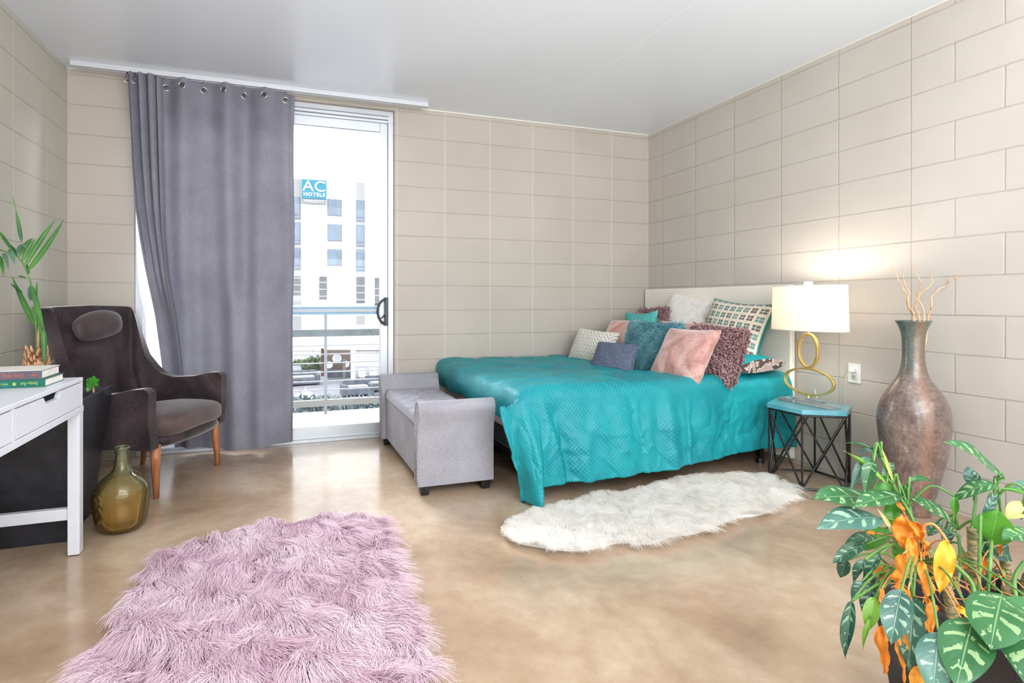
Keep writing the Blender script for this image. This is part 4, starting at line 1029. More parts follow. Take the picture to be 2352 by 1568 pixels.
def shadef(off):
    return lambda u, w: ((.135 + off) * math.sin(2 * pi * u) * lerp(w, 1, .96), (.232 + off) * math.cos(2 * pi * u) * lerp(w, 1, .965), lerp(w, z0s, z1s))
v1, f1 = grid(72, 6, shadef(0), True); v2, f2 = grid(72, 6, shadef(-.002), True)
obj('lamp_shade', v1 + v2, f1 + [tuple(reversed([i + len(v1) for i in q])) for q in f2], m_sh, lp)
for zz, k in ((z0s, 1), (z1s, .962)):
    B().tube([(.134 * k * math.sin(t), .231 * k * math.cos(t), zz) for t in [2 * pi * i / 60 for i in range(60)]], .0025, 6, closed=True).build('shade_ring', m_white, lp)
bb = B(); bb.tube([(-.12, 0, z1s - .01), (.12, 0, z1s - .01)], .0018, 6).tube([(0, -.215, z1s - .01), (0, .215, z1s - .01)], .0018, 6); bb.build('shade_spider', m_white, lp)
B().box(-.018, .018, -.018, .018, z1s + .008, z1s + .030).build('finial', m_acr, lp, bv=.003)
B().tube([(0, 0, z1s - .02), (0, 0, z1s + .008)], .004, 8).build('finial_post', m_gold, lp); B().sphere((0, 0, .60), .030, 16, (1, 1, 1.3)).build('bulb', plain('bulb_glass', (255, 246, 226), .4), lp, smooth=True)
ld = bpy.data.lights.new('lamp_light', 'POINT'); ld.energy = 13; ld.color = (1, .92, .80); ld.shadow_soft_size = .05
lo_ = bpy.data.objects.new('lamp_light', ld); C.objects.link(lo_); lo_.location = (-.262, -1.835, TZ + .655)
# outlet, plug, cord
op = right(1963, 857)
ol = empty('wall_outlet', (0, op.y, op.z), 0, 'white double power outlet on the block wall right of the lamp', 'outlet')
B().box(-.006, 0, -.037, .037, -.06, .06).build('cover_plate', m_white, ol, bv=.003)
for dz in (-.021, .021):
    v, f = rbox(.006, .034, .030, 4, 24, 8); v = [(p[0] - .0075, p[1], p[2] + dz) for p in v]; s_ = obj('socket', v, f, plain('socket_white', (222, 220, 214), .5), ol)
    B().box(-.0115, -.0102, -.008, -.0055, dz - .002, dz + .008).box(-.0115, -.0102, .0055, .008, dz - .002, dz + .008).box(-.0115, -.0102, -.0022, .0022, dz - .010, dz - .005).build('slots', m_black, s_)
m_cord = plain('clear_cord', (214, 206, 190), .35)
cd = empty('lamp_cord', (0, 0, 0), 0, 'thin translucent lamp cord dropping from outlet behind the side table', 'cord')
pth = spline([(-.03, op.y + .01, op.z + .018), (-.035, op.y + .03, op.z - .05), (-.02, op.y + .05, op.z - .20), (-.02, op.y + .06, op.z - .33), (-.03, op.y + .16, op.z - .40), (-.03, op.y + .24, op.z - .36), (-.03, op.y + .22, op.z - .28), (-.05, op.y + .2, op.z - .2), (-.1, op.y + .18, op.z - .12), (-.15, TYc + .03, TZ + .006)], 8)
B().tube(pth, .0028, 6).build('cable', m_cord, cd, smooth=True)
B().box(-.034, -.012, op.y - .014, op.y + .014, op.z + .008, op.z + .034).build('plug', m_white, cd, bv=.004)

# ================================================================== VASE + TWIGS
VX, VY = -.205, -2.372
vs = empty('floor_vase', (VX, VY, 0), 0, 'tall brown and grey-green glazed floor vase with narrow flared neck', 'vase')
prof = [(0, .002), (.066, .002), (.074, .01), (.082, .06), (.100, .14), (.122, .24), (.140, .34), (.151, .44), (.152, .50), (.146, .55), (.128, .605), (.098, .655), (.070, .70), (.054, .75), (.0475, .80), (.047, .86), (.050, .92), (.060, .965), (.0755, .998)]
po = spline(prof, 6); pin = [(max(.001, r - .007), z) for r, z in po if z > .02][::-1]
v, f = lathe(po + [(.0745, 1.001), (.069, .999)] + pin[1:], 96)
mv, nt, bs = newmat('vase_glaze'); setin(bs, 'Roughness', .28); setin(bs, 'Coat Weight', .5); setin(bs, 'Coat Roughness', .12)
tcn = nd(nt, 'ShaderNodeTexCoord'); sp = nd(nt, 'ShaderNodeSeparateXYZ'); nt.links.new(tcn.outputs['Object'], sp.inputs[0])
n1 = nd(nt, 'ShaderNodeTexNoise', i_Scale=9, i_Detail=8, i_Roughness=.7); nt.links.new(tcn.outputs['Object'], n1.inputs['Vector'])
n2 = nd(nt, 'ShaderNodeTexNoise', i_Scale=70, i_Detail=5, i_Roughness=.7); nt.links.new(tcn.outputs['Object'], n2.inputs['Vector'])
f_ = math_(nt, 'ADD', math_(nt, 'MULTIPLY', n1.outputs['Fac'], .55), math_(nt, 'MULTIPLY', n2.outputs['Fac'], .45))
brown = ramp(nt, f_, [(.36, (74, 60, 56)), (.48, (112, 94, 88)), (.58, (140, 120, 112)), (.66, (178, 160, 152))])
green = ramp(nt, f_, [(.35, (58, 70, 66)), (.55, (94, 106, 98)), (.7, (130, 140, 130))])
zr = nd(nt, 'ShaderNodeMapRange', interpolation_type='SMOOTHSTEP'); nt.links.new(sp.outputs[2], zr.inputs['Value']); zr.inputs['From Min'].default_value = .62; zr.inputs['From Max'].default_value = .88
col = mixc(nt, zr.outputs[0], brown, green)
# rust-coloured runs down the glaze
dd = math_(nt, 'ADD', math_(nt, 'MULTIPLY', sp.outputs[0], -.62), math_(nt, 'MULTIPLY', sp.outputs[1], -.30))
run = math_(nt, 'ABSOLUTE', math_(nt, 'ADD', math_(nt, 'SUBTRACT', math_(nt, 'ADD', math_(nt, 'MULTIPLY', sp.outputs[0], .75), math_(nt, 'MULTIPLY', sp.outputs[1], -.66)), .012), math_(nt, 'MULTIPLY', math_(nt, 'SUBTRACT', n1.outputs['Fac'], .5), .05)))
rm_ = nd(nt, 'ShaderNodeMapRange', interpolation_type='SMOOTHSTEP'); nt.links.new(run, rm_.inputs['Value']); rm_.inputs['From Min'].default_value = .004; rm_.inputs['From Max'].default_value = .034; rm_.inputs['To Min'].default_value = .42; rm_.inputs['To Max'].default_value = 0
col = mixc(nt, rm_.outputs[0], col, lin((156, 110, 78))); nt.links.new(col, bs.inputs['Base Color'])
bump(nt, bs, n2.outputs['Fac'], .12, .003)
obj('vase_body', v, f, mv, vs)
m_twig = plain('twig', (206, 160, 122), .7, 0, (230, 190, 152), 30, .4, 90)
VD = .3108 * (VX - CAM[0]) + .9505 * (VY - CAM[1])
tw = [[(2103, 860), (2098, 733), (2085, 705), (2083, 680), (2068, 650), (2060, 635), (2048, 612)],
      [(2105, 860), (2100, 733), (2086, 700), (2088, 672), (2076, 645), (2074, 615)],
      [(2110, 860), (2122, 730), (2116, 700), (2108, 680), (2112, 660), (2114, 645), (2102, 625), (2096, 614)],
      [(2112, 860), (2112, 733), (2103, 712), (2106, 690), (2116, 672), (2138, 655), (2140, 640), (2136, 614)],
      [(2115, 860), (2133, 730), (2140, 705), (2140, 682), (2160, 662), (2178, 655), (2182, 640), (2196, 636), (2207, 622)]]
for i, t in enumerate(tw):
    dp = [VD + .02 * math.sin(i * 2 + j * 1.3) * (j > 1) for j in range(len(t))]
    pts = spline([tuple(at(x, y, d)) for (x, y), d in zip(t, dp)], 6); n = len(pts)
    pts = [(p[0] + .003 * math.sin(k * 1.1 + i), p[1], p[2]) for k, p in enumerate(pts)]
    base = Vector(pts[0]); e = empty('twig', base, 0, ['curly dried twig in the vase leaning furthest left', 'curly dried twig in the vase second from left', 'curly dried twig in the vase centre with a hooked tip', 'curly dried twig in the vase bowing out to the right', 'longest curly dried twig in the vase bending far right'][i], 'twig', 'curly dried twigs in the floor vase')
    B().tube([Vector(p) - base for p in pts], [lerp(k / (n - 1), .0052, .0016) for k in range(n)], 7).build('stem', m_twig, e, smooth=True)

# ================================================================== PLANTS
def leafmat(name, dark, mid, pale, var=True, rough=.32):
    m, nt, b = newmat(name); setin(b, 'Roughness', rough); setin(b, 'Specular IOR Level', .5)
    tc = nd(nt, 'ShaderNodeTexCoord'); sp = nd(nt, 'ShaderNodeSeparateXYZ'); nt.links.new(tc.outputs['UV'], sp.inputs[0])
    u, v = sp.outputs[0], sp.outputs[1]; av = math_(nt, 'ABSOLUTE', v)
    n = nd(nt, 'ShaderNodeTexNoise', i_Scale=30, i_Detail=5, i_Roughness=.65); nt.links.new(tc.outputs['Object'], n.inputs['Vector'])
    n2 = nd(nt, 'ShaderNodeTexNoise', i_Scale=5, i_Detail=2); nt.links.new(tc.outputs['Object'], n2.inputs['Vector'])
    base = ramp(nt, n2.outputs['Fac'], [(.35, dark), (.65, mid)])
    if var:
        # pale feather bars slanting off the midrib
        ph = math_(nt, 'ADD', math_(nt, 'MULTIPLY', u, 5.0), math_(nt, 'MULTIPLY', av, -.9))
        nl = nd(nt, 'ShaderNodeTexNoise', i_Scale=16, i_Detail=3); nt.links.new(tc.outputs['Object'], nl.inputs['Vector'])
        ph = math_(nt, 'ADD', ph, math_(nt, 'ADD', math_(nt, 'MULTIPLY', n.outputs['Fac'], .7), math_(nt, 'MULTIPLY', nl.outputs['Fac'], 1.3)))
        wv = math_(nt, 'ABSOLUTE', math_(nt, 'SUBTRACT', math_(nt, 'FRACT', ph), .5))
        bar = math_(nt, 'LESS_THAN', wv, math_(nt, 'MULTIPLY', math_(nt, 'SUBTRACT', math_(nt, 'ADD', math_(nt, 'MULTIPLY', n.outputs['Fac'], .5), math_(nt, 'MULTIPLY', nl.outputs['Fac'], .5)), .36), .95))
        inner = math_(nt, 'MULTIPLY', math_(nt, 'GREATER_THAN', av, .10), math_(nt, 'LESS_THAN', math_(nt, 'ADD', av, math_(nt, 'MULTIPLY', n.outputs['Fac'], .3)), .93))
        n6 = nd(nt, 'ShaderNodeTexNoise', i_Scale=75, i_Detail=3); nt.links.new(tc.outputs['Object'], n6.inputs['Vector'])
        brk = math_(nt, 'GREATER_THAN', math_(nt, 'ADD', math_(nt, 'MULTIPLY', n6.outputs['Fac'], .6), math_(nt, 'MULTIPLY', nl.outputs['Fac'], .4)), .47)
        spk = math_(nt, 'GREATER_THAN', n6.outputs['Fac'], .70)
        k = math_(nt, 'MULTIPLY', math_(nt, 'MAXIMUM', math_(nt, 'MULTIPLY', math_(nt, 'MULTIPLY', bar, inner), brk), spk), .62)
        base = mixc(nt, k, base, lin(pale))
    rib = math_(nt, 'LESS_THAN', av, .025)
    base = mixc(nt, math_(nt, 'MULTIPLY', rib, .45), base, lin(pale))
    nt.links.new(base, b.inputs['Base Color'])
    veins = math_(nt, 'SINE', math_(nt, 'MULTIPLY', math_(nt, 'ADD', u, math_(nt, 'MULTIPLY', av, -.3)), 70))
    bump(nt, b, math_(nt, 'ADD', math_(nt, 'MULTIPLY', veins, .12), n.outputs['Fac']), .15, .003)
    tl = nd(nt, 'ShaderNodeBsdfTranslucent'); nt.links.new(base, tl.inputs[0]); mx = nd(nt, 'ShaderNodeMixShader'); mx.inputs[0].default_value = .22
    nt.links.new(b.outputs[0], mx.inputs[1]); nt.links.new(tl.outputs[0], mx.inputs[2]); nt.links.new(mx.outputs[0], nt.nodes['Material Output'].inputs['Surface'])
    return m
ML = leafmat('leaf_green', (34, 88, 50), (66, 124, 72), (178, 206, 150))
MLb = leafmat('leaf_bluegreen', (46, 88, 78), (90, 132, 118), (176, 206, 180))
MLd = leafmat('leaf_dark', (28, 72, 54), (58, 102, 78), (160, 192, 160))
MLp = leafmat('leaf_plain', (52, 122, 30), (86, 152, 46), (130, 180, 90), False)
MLl = leafmat('leaf_lime', (110, 164, 48), (146, 188, 76), (190, 214, 130), False)
MLc = leafmat('leaf_cream', (206, 206, 120), (226, 220, 166), (236, 232, 196), False)
MO = leafmat('leaf_dead', (226, 124, 28), (246, 166, 54), (252, 190, 96), False, .5)
MOy = leafmat('leaf_yellow', (240, 166, 28), (248, 196, 60), (252, 214, 120), False, .45)
m_stemg = plain('petiole_green', (64, 118, 48), .4, 0, (110, 150, 76), 20)
m_cane = plain('cane', (70, 84, 44), .6, 0, (166, 146, 106), 60, .4, 200, stretch=(1, 1, 3))
m_dry = plain('dry_stalk', (206, 120, 50), .7, 0, (226, 160, 92), 40)
def leafgeo(a, b, w, sag, facing, fold=.25, curl=0, nu=18, nv=9, wave=.0, seed=0, shape=.85):
    """blade from a to b; sag = offset of the middle; facing = rough normal"""
    a, b = Vector(a), Vector(b); mid = (a + b) / 2 + sag; L = (b - a).length
    V = []; UV = []; 
    for i in range(nu):
        u = i / (nu - 1); c = a * (1 - u) ** 2 + mid * 2 * u * (1 - u) + b * u * u
        t = ((mid - a) * (1 - u) + (b - mid) * u).normalized()
        f_ = Vector(facing); f_ = (f_ - t * f_.dot(t)).normalized()
        if curl: f_ = Matrix.Rotation(curl * u, 3, t) @ f_
        ac = t.cross(f_)
        hw = w / 2 * (math.sin(pi * u ** shape) ** (.6 + .35 * u) if 0 < u < 1 else .0)
        if i == 0: hw = w * .03
        for j in range(nv):
            v = j / (nv - 1) * 2 - 1
            wv = wave * math.sin(u * 9 + seed + (1.5 if v > 0 else 0)) * abs(v) * w
            if wave > .1: wv += w * .35 * nz(u * 4 + seed, v * 1.5, seed) + w * .1 * nz(u * 14, v * 3, seed)
            V.append(c + ac * (v * hw * math.cos(fold * abs(v))) + f_ * (abs(v) * hw * math.sin(fold) - .12 * hw * v * v + wv))
            UV.append((u, v))
    Fq = [(i * nv + j, (i + 1) * nv + j, (i + 1) * nv + j + 1, i * nv + j + 1) for i in range(nu - 1) for j in range(nv - 1)]
    return V, Fq, UV
class Foliage:
    def __init__(s): s.g = {}
    def add(s, key, V, Fq, UV):
        v, f, u = s.g.setdefault(key, ([], [], [])); n = len(v); v += V; f += [tuple(i + n for i in q) for q in Fq]; u += UV
camv = Vector(CAM)
def tocam(p): return (camv - Vector(p)).normalized()

# ---- foreground planter
PZ = .40
Lc, Bc = fl(2012, 1316, PZ), fl(2215, 1305, PZ)
ax_ = (Bc - Lc).normalized(); side = .36
ay_ = Vector((ax_.y, -ax_.x, 0))
if ay_.dot(camv - Lc) < 0: ay_ = -ay_
Lc = Lc + (Bc - Lc) * .5 - ax_ * .15
cen = Lc + ax_ * side / 2 + ay_ * side / 2
PC = (cen.x, cen.y)
planter(cen.x, cen.y, .135, side / 2, PZ, math.atan2(ax_.y, ax_.x), 'black tapered square planter in the right foreground holding the variegated plant')
pr_dep = lambda p: .3108 * (p[0] - CAM[0]) + .9505 * (p[1] - CAM[1])
D0 = pr_dep(cen)
ag = empty('aglaonema', (0, 0, 0), 0, 'variegated green leafy plant with dead orange leaves spilling over foreground planter', 'plant')
G = 'g'
LV = [ # base px, tip px, width px, depth base/tip (relative to planter centre), material, fold, sag (screen up px), curl
 ((1998, 1143), (1864, 1146), 58, .02, -.02, ML, .25, 8, 0), ((2068, 1137), (1956, 1168), 46, .0, -.05, ML, .3, 10, 0), ((2024, 1190), (1876, 1213), 62, -.02, -.06, MLb, .2, 14, 0),
 ((2012, 1234), (1935, 1262), 30, .0, -.02, MLd, .5, 14, 0), ((1986, 1250), (1912, 1294), 34, -.02, -.04, MLd, .5, 6, 0), ((1945, 1286), (1930, 1326), 28, -.02, -.02, MLd, .4, 2, 0),
 ((2024, 1046), (1940, 1018), 16, .02, .06, ML, .9, 12, 1.2), ((2020, 1052), (1968, 1050), 16, .04, .06, MLb, .6, 24, .6), ((2036, 1112), (1938, 1034), 24, .0, .02, MLl, .9, 3, 1.0),
 ((2003, 1052), (1954, 1126), 24, .02, .0, MLb, .5, 26, 0), ((2006, 1060), (1986, 1134), 30, .0, -.02, ML, .5, 18, 0), ((2188, 1200), (2092, 1146), 44, .04, .02, ML, .3, 10, 0),
 ((2092, 1106), (2140, 1107), 16, .05, .06, ML, .5, 12, .4), ((2084, 1148), (2090, 1100), 16, .04, .05, MLp, .9, 0, 0), ((2306, 1096), (2168, 1013), 56, .0, -.04, ML, .3, 14, 0),
 ((2240, 1118), (2222, 1070), 30, .06, .08, MLb, .3, 0, 0), ((2286, 1112), (2188, 1150), 36, -.02, .02, ML, .3, 14, 0), ((2192, 1140), (2194, 1184), 18, .0, .0, MLp, .6, 0, 0), ((2276, 1246), (2292, 1170), 70, -.02, -.02, MLp, .15, 0, 0),
 ((2378, 1226), (2300, 1240), 46, -.04, -.06, ML, .3, 8, 0), ((2378, 1160), (2308, 1192), 44, .02, .02, MLc, .3, 6, 0), ((2372, 1140), (2288, 1122), 22, -.04, -.02, MLp, .9, 2, .6),
 ((2374, 1112), (2332, 1128), 34, .05, .04, MLb, .3, 2, 0), ((2276, 1250), (2324, 1288), 44, .02, .0, MLd, .3, 2, 0), ((2262, 1190), (2290, 1120), 22, .0, .0, MLb, .6, 0, .8),
 ((2070, 1356), (2046, 1480), 60, -.20, -.24, MLb, .3, 6, 0), ((2098, 1370), (2088, 1540), 66, -.14, -.22, MLd, .35, 8, 0), ((2156, 1452), (2142, 1600), 70, -.26, -.32, MLb, .25, 6, 0),
 ((2236, 1418), (2196, 1580), 92, -.24, -.34, ML, .2, 8, 0), ((2302, 1362), (2274, 1494), 100, -.22, -.32, ML, .18, 8, 0), ((2362, 1372), (2360, 1580), 110, -.22, -.34, ML, .2, 6, 0),
 ((2010, 1372), (1992, 1450), 34, -.10, -.12, MLl, .4, 4, 0), ((1956, 1380), (1941, 1514), 34, -.12, -.16, MLd, .7, 2, .5), ((1998, 1420), (1982, 1494), 16, -.12, -.14, MLl, .8, 2, .8),
 ((1986, 1284), (1960, 1338), 26, -.06, -.06, MLd, .7, 2, .5), ((2020, 1272), (1984, 1338), 28, -.05, -.05, MLd, .6, 6, .4), ((1980, 1334), (1958, 1380), 26, -.08, -.08, MLb, .5, 2, .5), ((2010, 1342), (1982, 1410), 38, -.06, -.08, MLd, .5, 4, 0),
 ((2050, 1150), (2048, 1210), 30, .02, .0, MLp, .3, 0, 0), ((2072, 1138), (2004, 1120), 36, .06, .08, MLp, .3, 6, 0), ((2034, 1212), (1986, 1264), 44, .04, .02, MLp, .3, 4, 0), ((2058, 1190), (2040, 1160), 34, .05, .05, MLp, .3, 0, 0),
 ((2172, 1214), (2210, 1234), 26, .06, .06, ML, .3, 4, 0), ((2132, 1230), (2164, 1196), 24, .08, .1, MLb, .4, 4, 0), ((2056, 1232), (2014, 1166), 15, -.02, -.02, MLc, .9, 0, 0), ((2050, 1104), (2026, 1030), 11, .0, .0, MLc, .9, 0, 0),
 ((2120, 1260), (2096, 1214), 26, .06, .06, MLp, .4, 0, 0), ((2070, 1300), (2052, 1240), 30, .06, .04, MLp, .4, 0, 0), ((2246, 1300), (2236, 1230), 22, .08, .06, MLp, .5, 0, 0), ((2126, 1330), (2140, 1270), 24, .05, .05, MLd, .5, 0, 0),
 ((2170, 1250), (2188, 1196), 24, .10, .12, MLd, .5, 0, 0), ((2260, 1236), (2252, 1290), 30, .1, .1, MLd, .4, 0, 0), ((2042, 1182), (2070, 1226), 30, .08, .06, MLp, .4, 0, 0), ((2030, 1100), (2052, 1060), 22, .08, .1, MLd, .5, 4, .4),
]
OV = [((2070, 1182), (2078, 1264), 40, -.04, -.05, MO), ((2104, 1198), (2124, 1252), 30, -.05, -.06, MO), ((2090, 1196), (2112, 1236), 16, -.06, -.07, MO), ((2092, 1232), (2098, 1310), 24, -.07, -.09, MO), ((2074, 1272), (2070, 1356), 36, -.10, -.12, MO),
 ((2116, 1288), (2132, 1388), 26, -.10, -.14, MO), ((2178, 1242), (2158, 1362), 40, -.10, -.14, MOy), ((2146, 1384), (2137, 1460), 28, -.18, -.21, MO), ((2202, 1392), (2228, 1428), 22, -.12, -.14, MOy),
 ((2218, 1440), (2188, 1490), 26, -.17, -.19, MO), ((2024, 1436), (2036, 1548), 30, -.16, -.19, MO), ((2068, 1440), (2074, 1566), 24, -.18, -.22, MO), ((2110, 1530), (2104, 1600), 32, -.24, -.26, MO),
 ((2219, 1268), (2216, 1308), 24, .06, .04, MO), ((2262, 1284), (2256, 1318), 18, .06, .05, MO), ((2030, 1300), (2024, 1338), 32, -.02, -.03, MO), ((2086, 1354), (2088, 1422), 16, -.16, -.18, MO), ((2026, 1350), (2022, 1392), 16, -.10, -.12, MO),
 ((2246, 1252), (2250, 1340), 14, .0, -.02, MO), ((2278, 1310), (2286, 1330), 12, .05, .05, MOy), ((2128, 1250), (2120, 1282), 10, -.04, -.04, MO), ((2010, 1224), (1988, 1222), 10, .0, .0, MO), ((2300, 1250), (2296, 1276), 10, .0, 0, MO), ((2060, 1150), (2078, 1180), 14, -.01, -.01, MO)]
fo = Foliage(); pet = B(); crowns = [at(2112, 1290, D0 - .02), at(2160, 1330, D0), at(2238, 1320, D0), at(2310, 1330, D0 + .02), at(2070, 1330, D0)]
tips = [at(2050, 1110, D0 + .01), at(2024, 1050, D0 + .02), at(2086, 1160, D0 + .03), at(2284, 1150, D0), at(2238, 1150, D0 + .04), at(2345, 1190, D0 + .02), at(2200, 1215, D0 + .04)]
for k, (a, b, w, d0, d1, mt, fold, sag, curl) in enumerate(LV):
    A_, B_ = at(a[0], a[1], D0 + d0), at(b[0], b[1], D0 + d1); sc = (D0 + d0) / F
    fc = tocam(A_) * .62 + Vector((0, 0, .5)) + Vector((nz(k, 1) * .3, nz(k, 2) * .3, 0))
    V_, F_, U_ = leafgeo(A_, B_, w * sc * 1.02, Vector((0, 0, sag * sc * 1.3)) + tocam(A_) * .012, fc, fold, curl, wave=.05, seed=k)
    fo.add(mt.name, V_, F_, U_)
    if mt in (MLc,) and k > 40: continue
    # petiole to the nearest growing point
    cand = [c_ for c_ in crowns + tips if c_.z < A_.z + .05] or crowns
    c_ = min(cand, key=lambda q: (q - A_).length + (0 if q in crowns else .02))
    if (c_ - A_).length < .30:
        mid = (c_ + A_) / 2 + Vector((0, 0, .035)); pet.tube(spline([tuple(c_), tuple(mid), tuple(A_)], 5), [.0028] * 5 + [.0023] * 5 + [.0018], 6)
for nm_, mt in (('variegated_leaves', ML), ('bluish_leaves', MLb), ('dark_leaves', MLd), ('plain_leaves', MLp), ('lime_leaves', MLl), ('cream_leaves', MLc)):
    v, f, u = fo.g[mt.name]; obj(nm_, v, f, mt, ag, uvs=u)
fd = Foliage(); dpt = B()
for k, (a, b, w, d0, d1, mt) in enumerate(OV):
    A_, B_ = at(a[0], a[1], D0 + d0), at(b[0], b[1], D0 + d1); sc = (D0 + d0) / F
    fc = tocam(A_) + Vector((nz(k, 5) * .8, nz(k, 6) * .8, .1))
    V_, F_, U_ = leafgeo(A_, B_, w * sc * 1.05, Vector((nz(k, 7), nz(k, 8), 0)) * .02, fc, .5, 1.6 * math.sin(k * 2.1), nu=24, wave=.16, seed=k * 1.7, shape=.8)
    fd.add(mt.name, V_, F_, U_)
    c_ = min(crowns, key=lambda q: (q - A_).length)
    if (c_ - A_).length < .22: dpt.tube(spline([tuple(c_), tuple((c_ + A_) / 2 + Vector((0, 0, .02))), tuple(A_)], 5), .0016, 5)
for nm_, mt in (('dead_leaves', MO), ('yellow_leaves', MOy)):
    v, f, u = fd.g[mt.name]; obj(nm_, v, f, mt, ag, uvs=u)
# arching yellow stalk of the big yellow leaf
dpt.tube(spline([tuple(at(2118, 1214, D0 - .06)), tuple(at(2130, 1203, D0 - .07)), tuple(at(2150, 1208, D0 - .08)), tuple(at(2178, 1245, D0 - .10))], 6), .0026, 6)
for k in range(34):   # curled dry threads around the crown
    x0_, y0_ = random.uniform(2090, 2290), random.uniform(1310, 1400); p = at(x0_, y0_, D0 + random.uniform(-.08, .04))
    q = p + Vector((random.uniform(-.07, .07), random.uniform(-.07, .07), random.uniform(-.03, .04)))
    dpt.tube(spline([tuple(p), tuple((p + q) / 2 + Vector((0, 0, random.uniform(-.02, .04)))), tuple(q)], 4), .0013, 4)
o_ = dpt.build('dry_stalks', m_dry, ag, smooth=True)
pet.build('petioles', m_stemg, ag, smooth=True)
def cane(pts, r0, r1, name='cane'):
    pts = spline([tuple(p) for p in pts], 22); n = len(pts)
    rad = [lerp(i / (n - 1), r0, r1) * (1 + .13 * (1 if (i % 4) == 0 else 0)) for i in range(n)]
    return B().tube(pts, rad, 10).build(name, m_cane, ag, smooth=True)
soilz = PZ - .07
def down(x, y, D): p = at(x, y, D); return Vector((p.x, p.y, soilz))
cane([down(2196, 1420, D0 - .05), at(2180, 1370, D0 - .03), at(2150, 1310, D0 - .02), at(2128, 1262, D0 - .02), at(2108, 1225, D0 - .01)], .011, .008)
cane([down(2240, 1380, D0), at(2238, 1330, D0), at(2234, 1270, D0), at(2232, 1212, D0)], .0095, .0085)
cane([down(2312, 1360, D0 + .03), at(2312, 1320, D0 + .03), at(2308, 1285, D0 + .03)], .0095, .008)
cane([down(2352, 1400, D0), at(2356, 1360, D0), at(2362, 1320, D0)], .011, .009)
gs = B()
for pts, r in (([(2108, 1228, -.01), (2090, 1180, .0), (2060, 1130, .01), (2040, 1085, .02), (2024, 1050, .02)], .0055), ([(2110, 1290, 0), (2098, 1220, .02), (2088, 1150, .04)], .005),
               ([(2232, 1214, 0), (2240, 1160, .03), (2242, 1120, .05)], .0045), ([(2308, 1285, .03), (2300, 1180, .02), (2290, 1112, 0), (2306, 1098, 0)], .0045), ([(2238, 1400, -.06), (2248, 1350, -.06), (2250, 1280, -.04), (2252, 1180, -.02)], .005),
               ([(2268, 1370, -.08), (2274, 1300, -.08), (2278, 1240, -.04)], .005), ([(2215, 1430, -.12), (2236, 1400, -.12), (2232, 1340, -.10), (2190, 1295, -.08)], .0065), ([(2340, 1400, -.1), (2330, 1330, -.06), (2352, 1290, -.04)], .0055),
               ([(2186, 1350, 0), (2180, 1310, .02), (2184, 1260, .04)], .0055), ([(2196, 1350, .0), (2206, 1300, .02), (2202, 1230, .04)], .005), ([(2060, 1320, -.05), (2010, 1345, -.08), (1958, 1378, -.12)], .004), ([(2060, 1310, -.05), (2020, 1360, -.09), (2008, 1374, -.1)], .0045),
               ([(2090, 1300, -.04), (2030, 1270, -.04), (1988, 1284, -.06)], .0035), ([(2080, 1290, -.03), (2040, 1240, -.02), (2006, 1236, 0)], .0035), ([(2096, 1290, -.1), (2092, 1330, -.14), (2096, 1372, -.14)], .0035)):
    gs.tube(spline([tuple(at(x, y, D0 + d)) for x, y, d in pts], 6), r * .68, 8)
gs.build('green_stems', m_stemg, ag, smooth=True)

# ---- palm in the tall planter
PD = pr_dep((-4.462, -1.215))
pm = empty('palm', (-4.462, -1.215, .58), 0, 'small palm with narrow arching green fronds behind the desk', 'plant'); inv = Vector((-4.462, -1.215, .58))
def PA(x, y, d=0): return at(x, y, PD + d) - inv
MP = leafmat('palm_green', (44, 100, 44), (84, 140, 58), (120, 170, 90), False, .4)
MPd = leafmat('palm_greygreen', (70, 112, 88), (108, 146, 120), (150, 180, 150), False, .4)
pf = Foliage()
PL = [((64, 622), (148, 502), 13, .0, .04, MP, -8), ((57, 611), (128, 503), 13, .0, .05, MP, 8), ((51, 601), (84, 548), 11, 0, .03, MP, 14), ((44, 590), (78, 547), 10, 0, .02, MP, 14), ((38, 584), (63, 572), 10, 0, -.03, MPd, 22),
      ((50, 556), (36, 478), 9, 0, .0, MP, 0), ((36, 482), (28, 446), 2, 0, 0, MP, 0), ((27, 574), (-8, 524), 8, 0, 0, MP, 3), ((18, 577), (34, 608), 15, -.02, -.06, MPd, 14), ((8, 582), (20, 620), 10, -.02, -.06, MPd, 10), ((0, 588), (9, 636), 9, -.02, -.06, MP, 6), ((-6, 590), (-8, 640), 9, -.02, -.06, MP, 6),
      ((70, 652), (103, 765), 12, 0, -.04, MP, 6), ((100, 755), (102, 842), 13, -.03, -.05, MP, 0), ((82, 750), (26, 631), 14, 0, .02, MP, -6), ((52, 672), (21, 649), 6, 0, .02, MP, 0), ((72, 690), (66, 656), 11, .0, .03, MPd, 0), ((80, 705), (85, 645), 8, .0, .04, MP, 0), ((76, 705), (80, 740), 9, 0, 0, MP, 0),
      ((86, 715), (98, 790), 9, 0, -.02, MP, 2), ((60, 640), (40, 634), 5, 0, 0, MP, 3), ((40, 590), (20, 560), 8, .02, .06, MP, 6), ((66, 630), (60, 600), 7, .02, .05, MP, 0)]
for k, (a, b, w, d0, d1, mt, sag) in enumerate(PL):
    A_, B_ = PA(*a, d0), PA(*b, d1); sc = PD / F
    V_, F_, U_ = leafgeo(A_, B_, w * sc, Vector((0, 0, sag * sc * 1.2)), tocam(A_ + inv) + Vector((nz(k, 3), nz(k, 4), .2)) * .5, .5, 0, nu=14, nv=5, seed=k, shape=.7); pf.add(mt.name, V_, F_, U_)
for nm_, mt in (('fronds', MP), ('grey_fronds', MPd)):
    v, f, u = pf.g[mt.name]; obj(nm_, v, f, mt, pm, uvs=u)
rb = B()
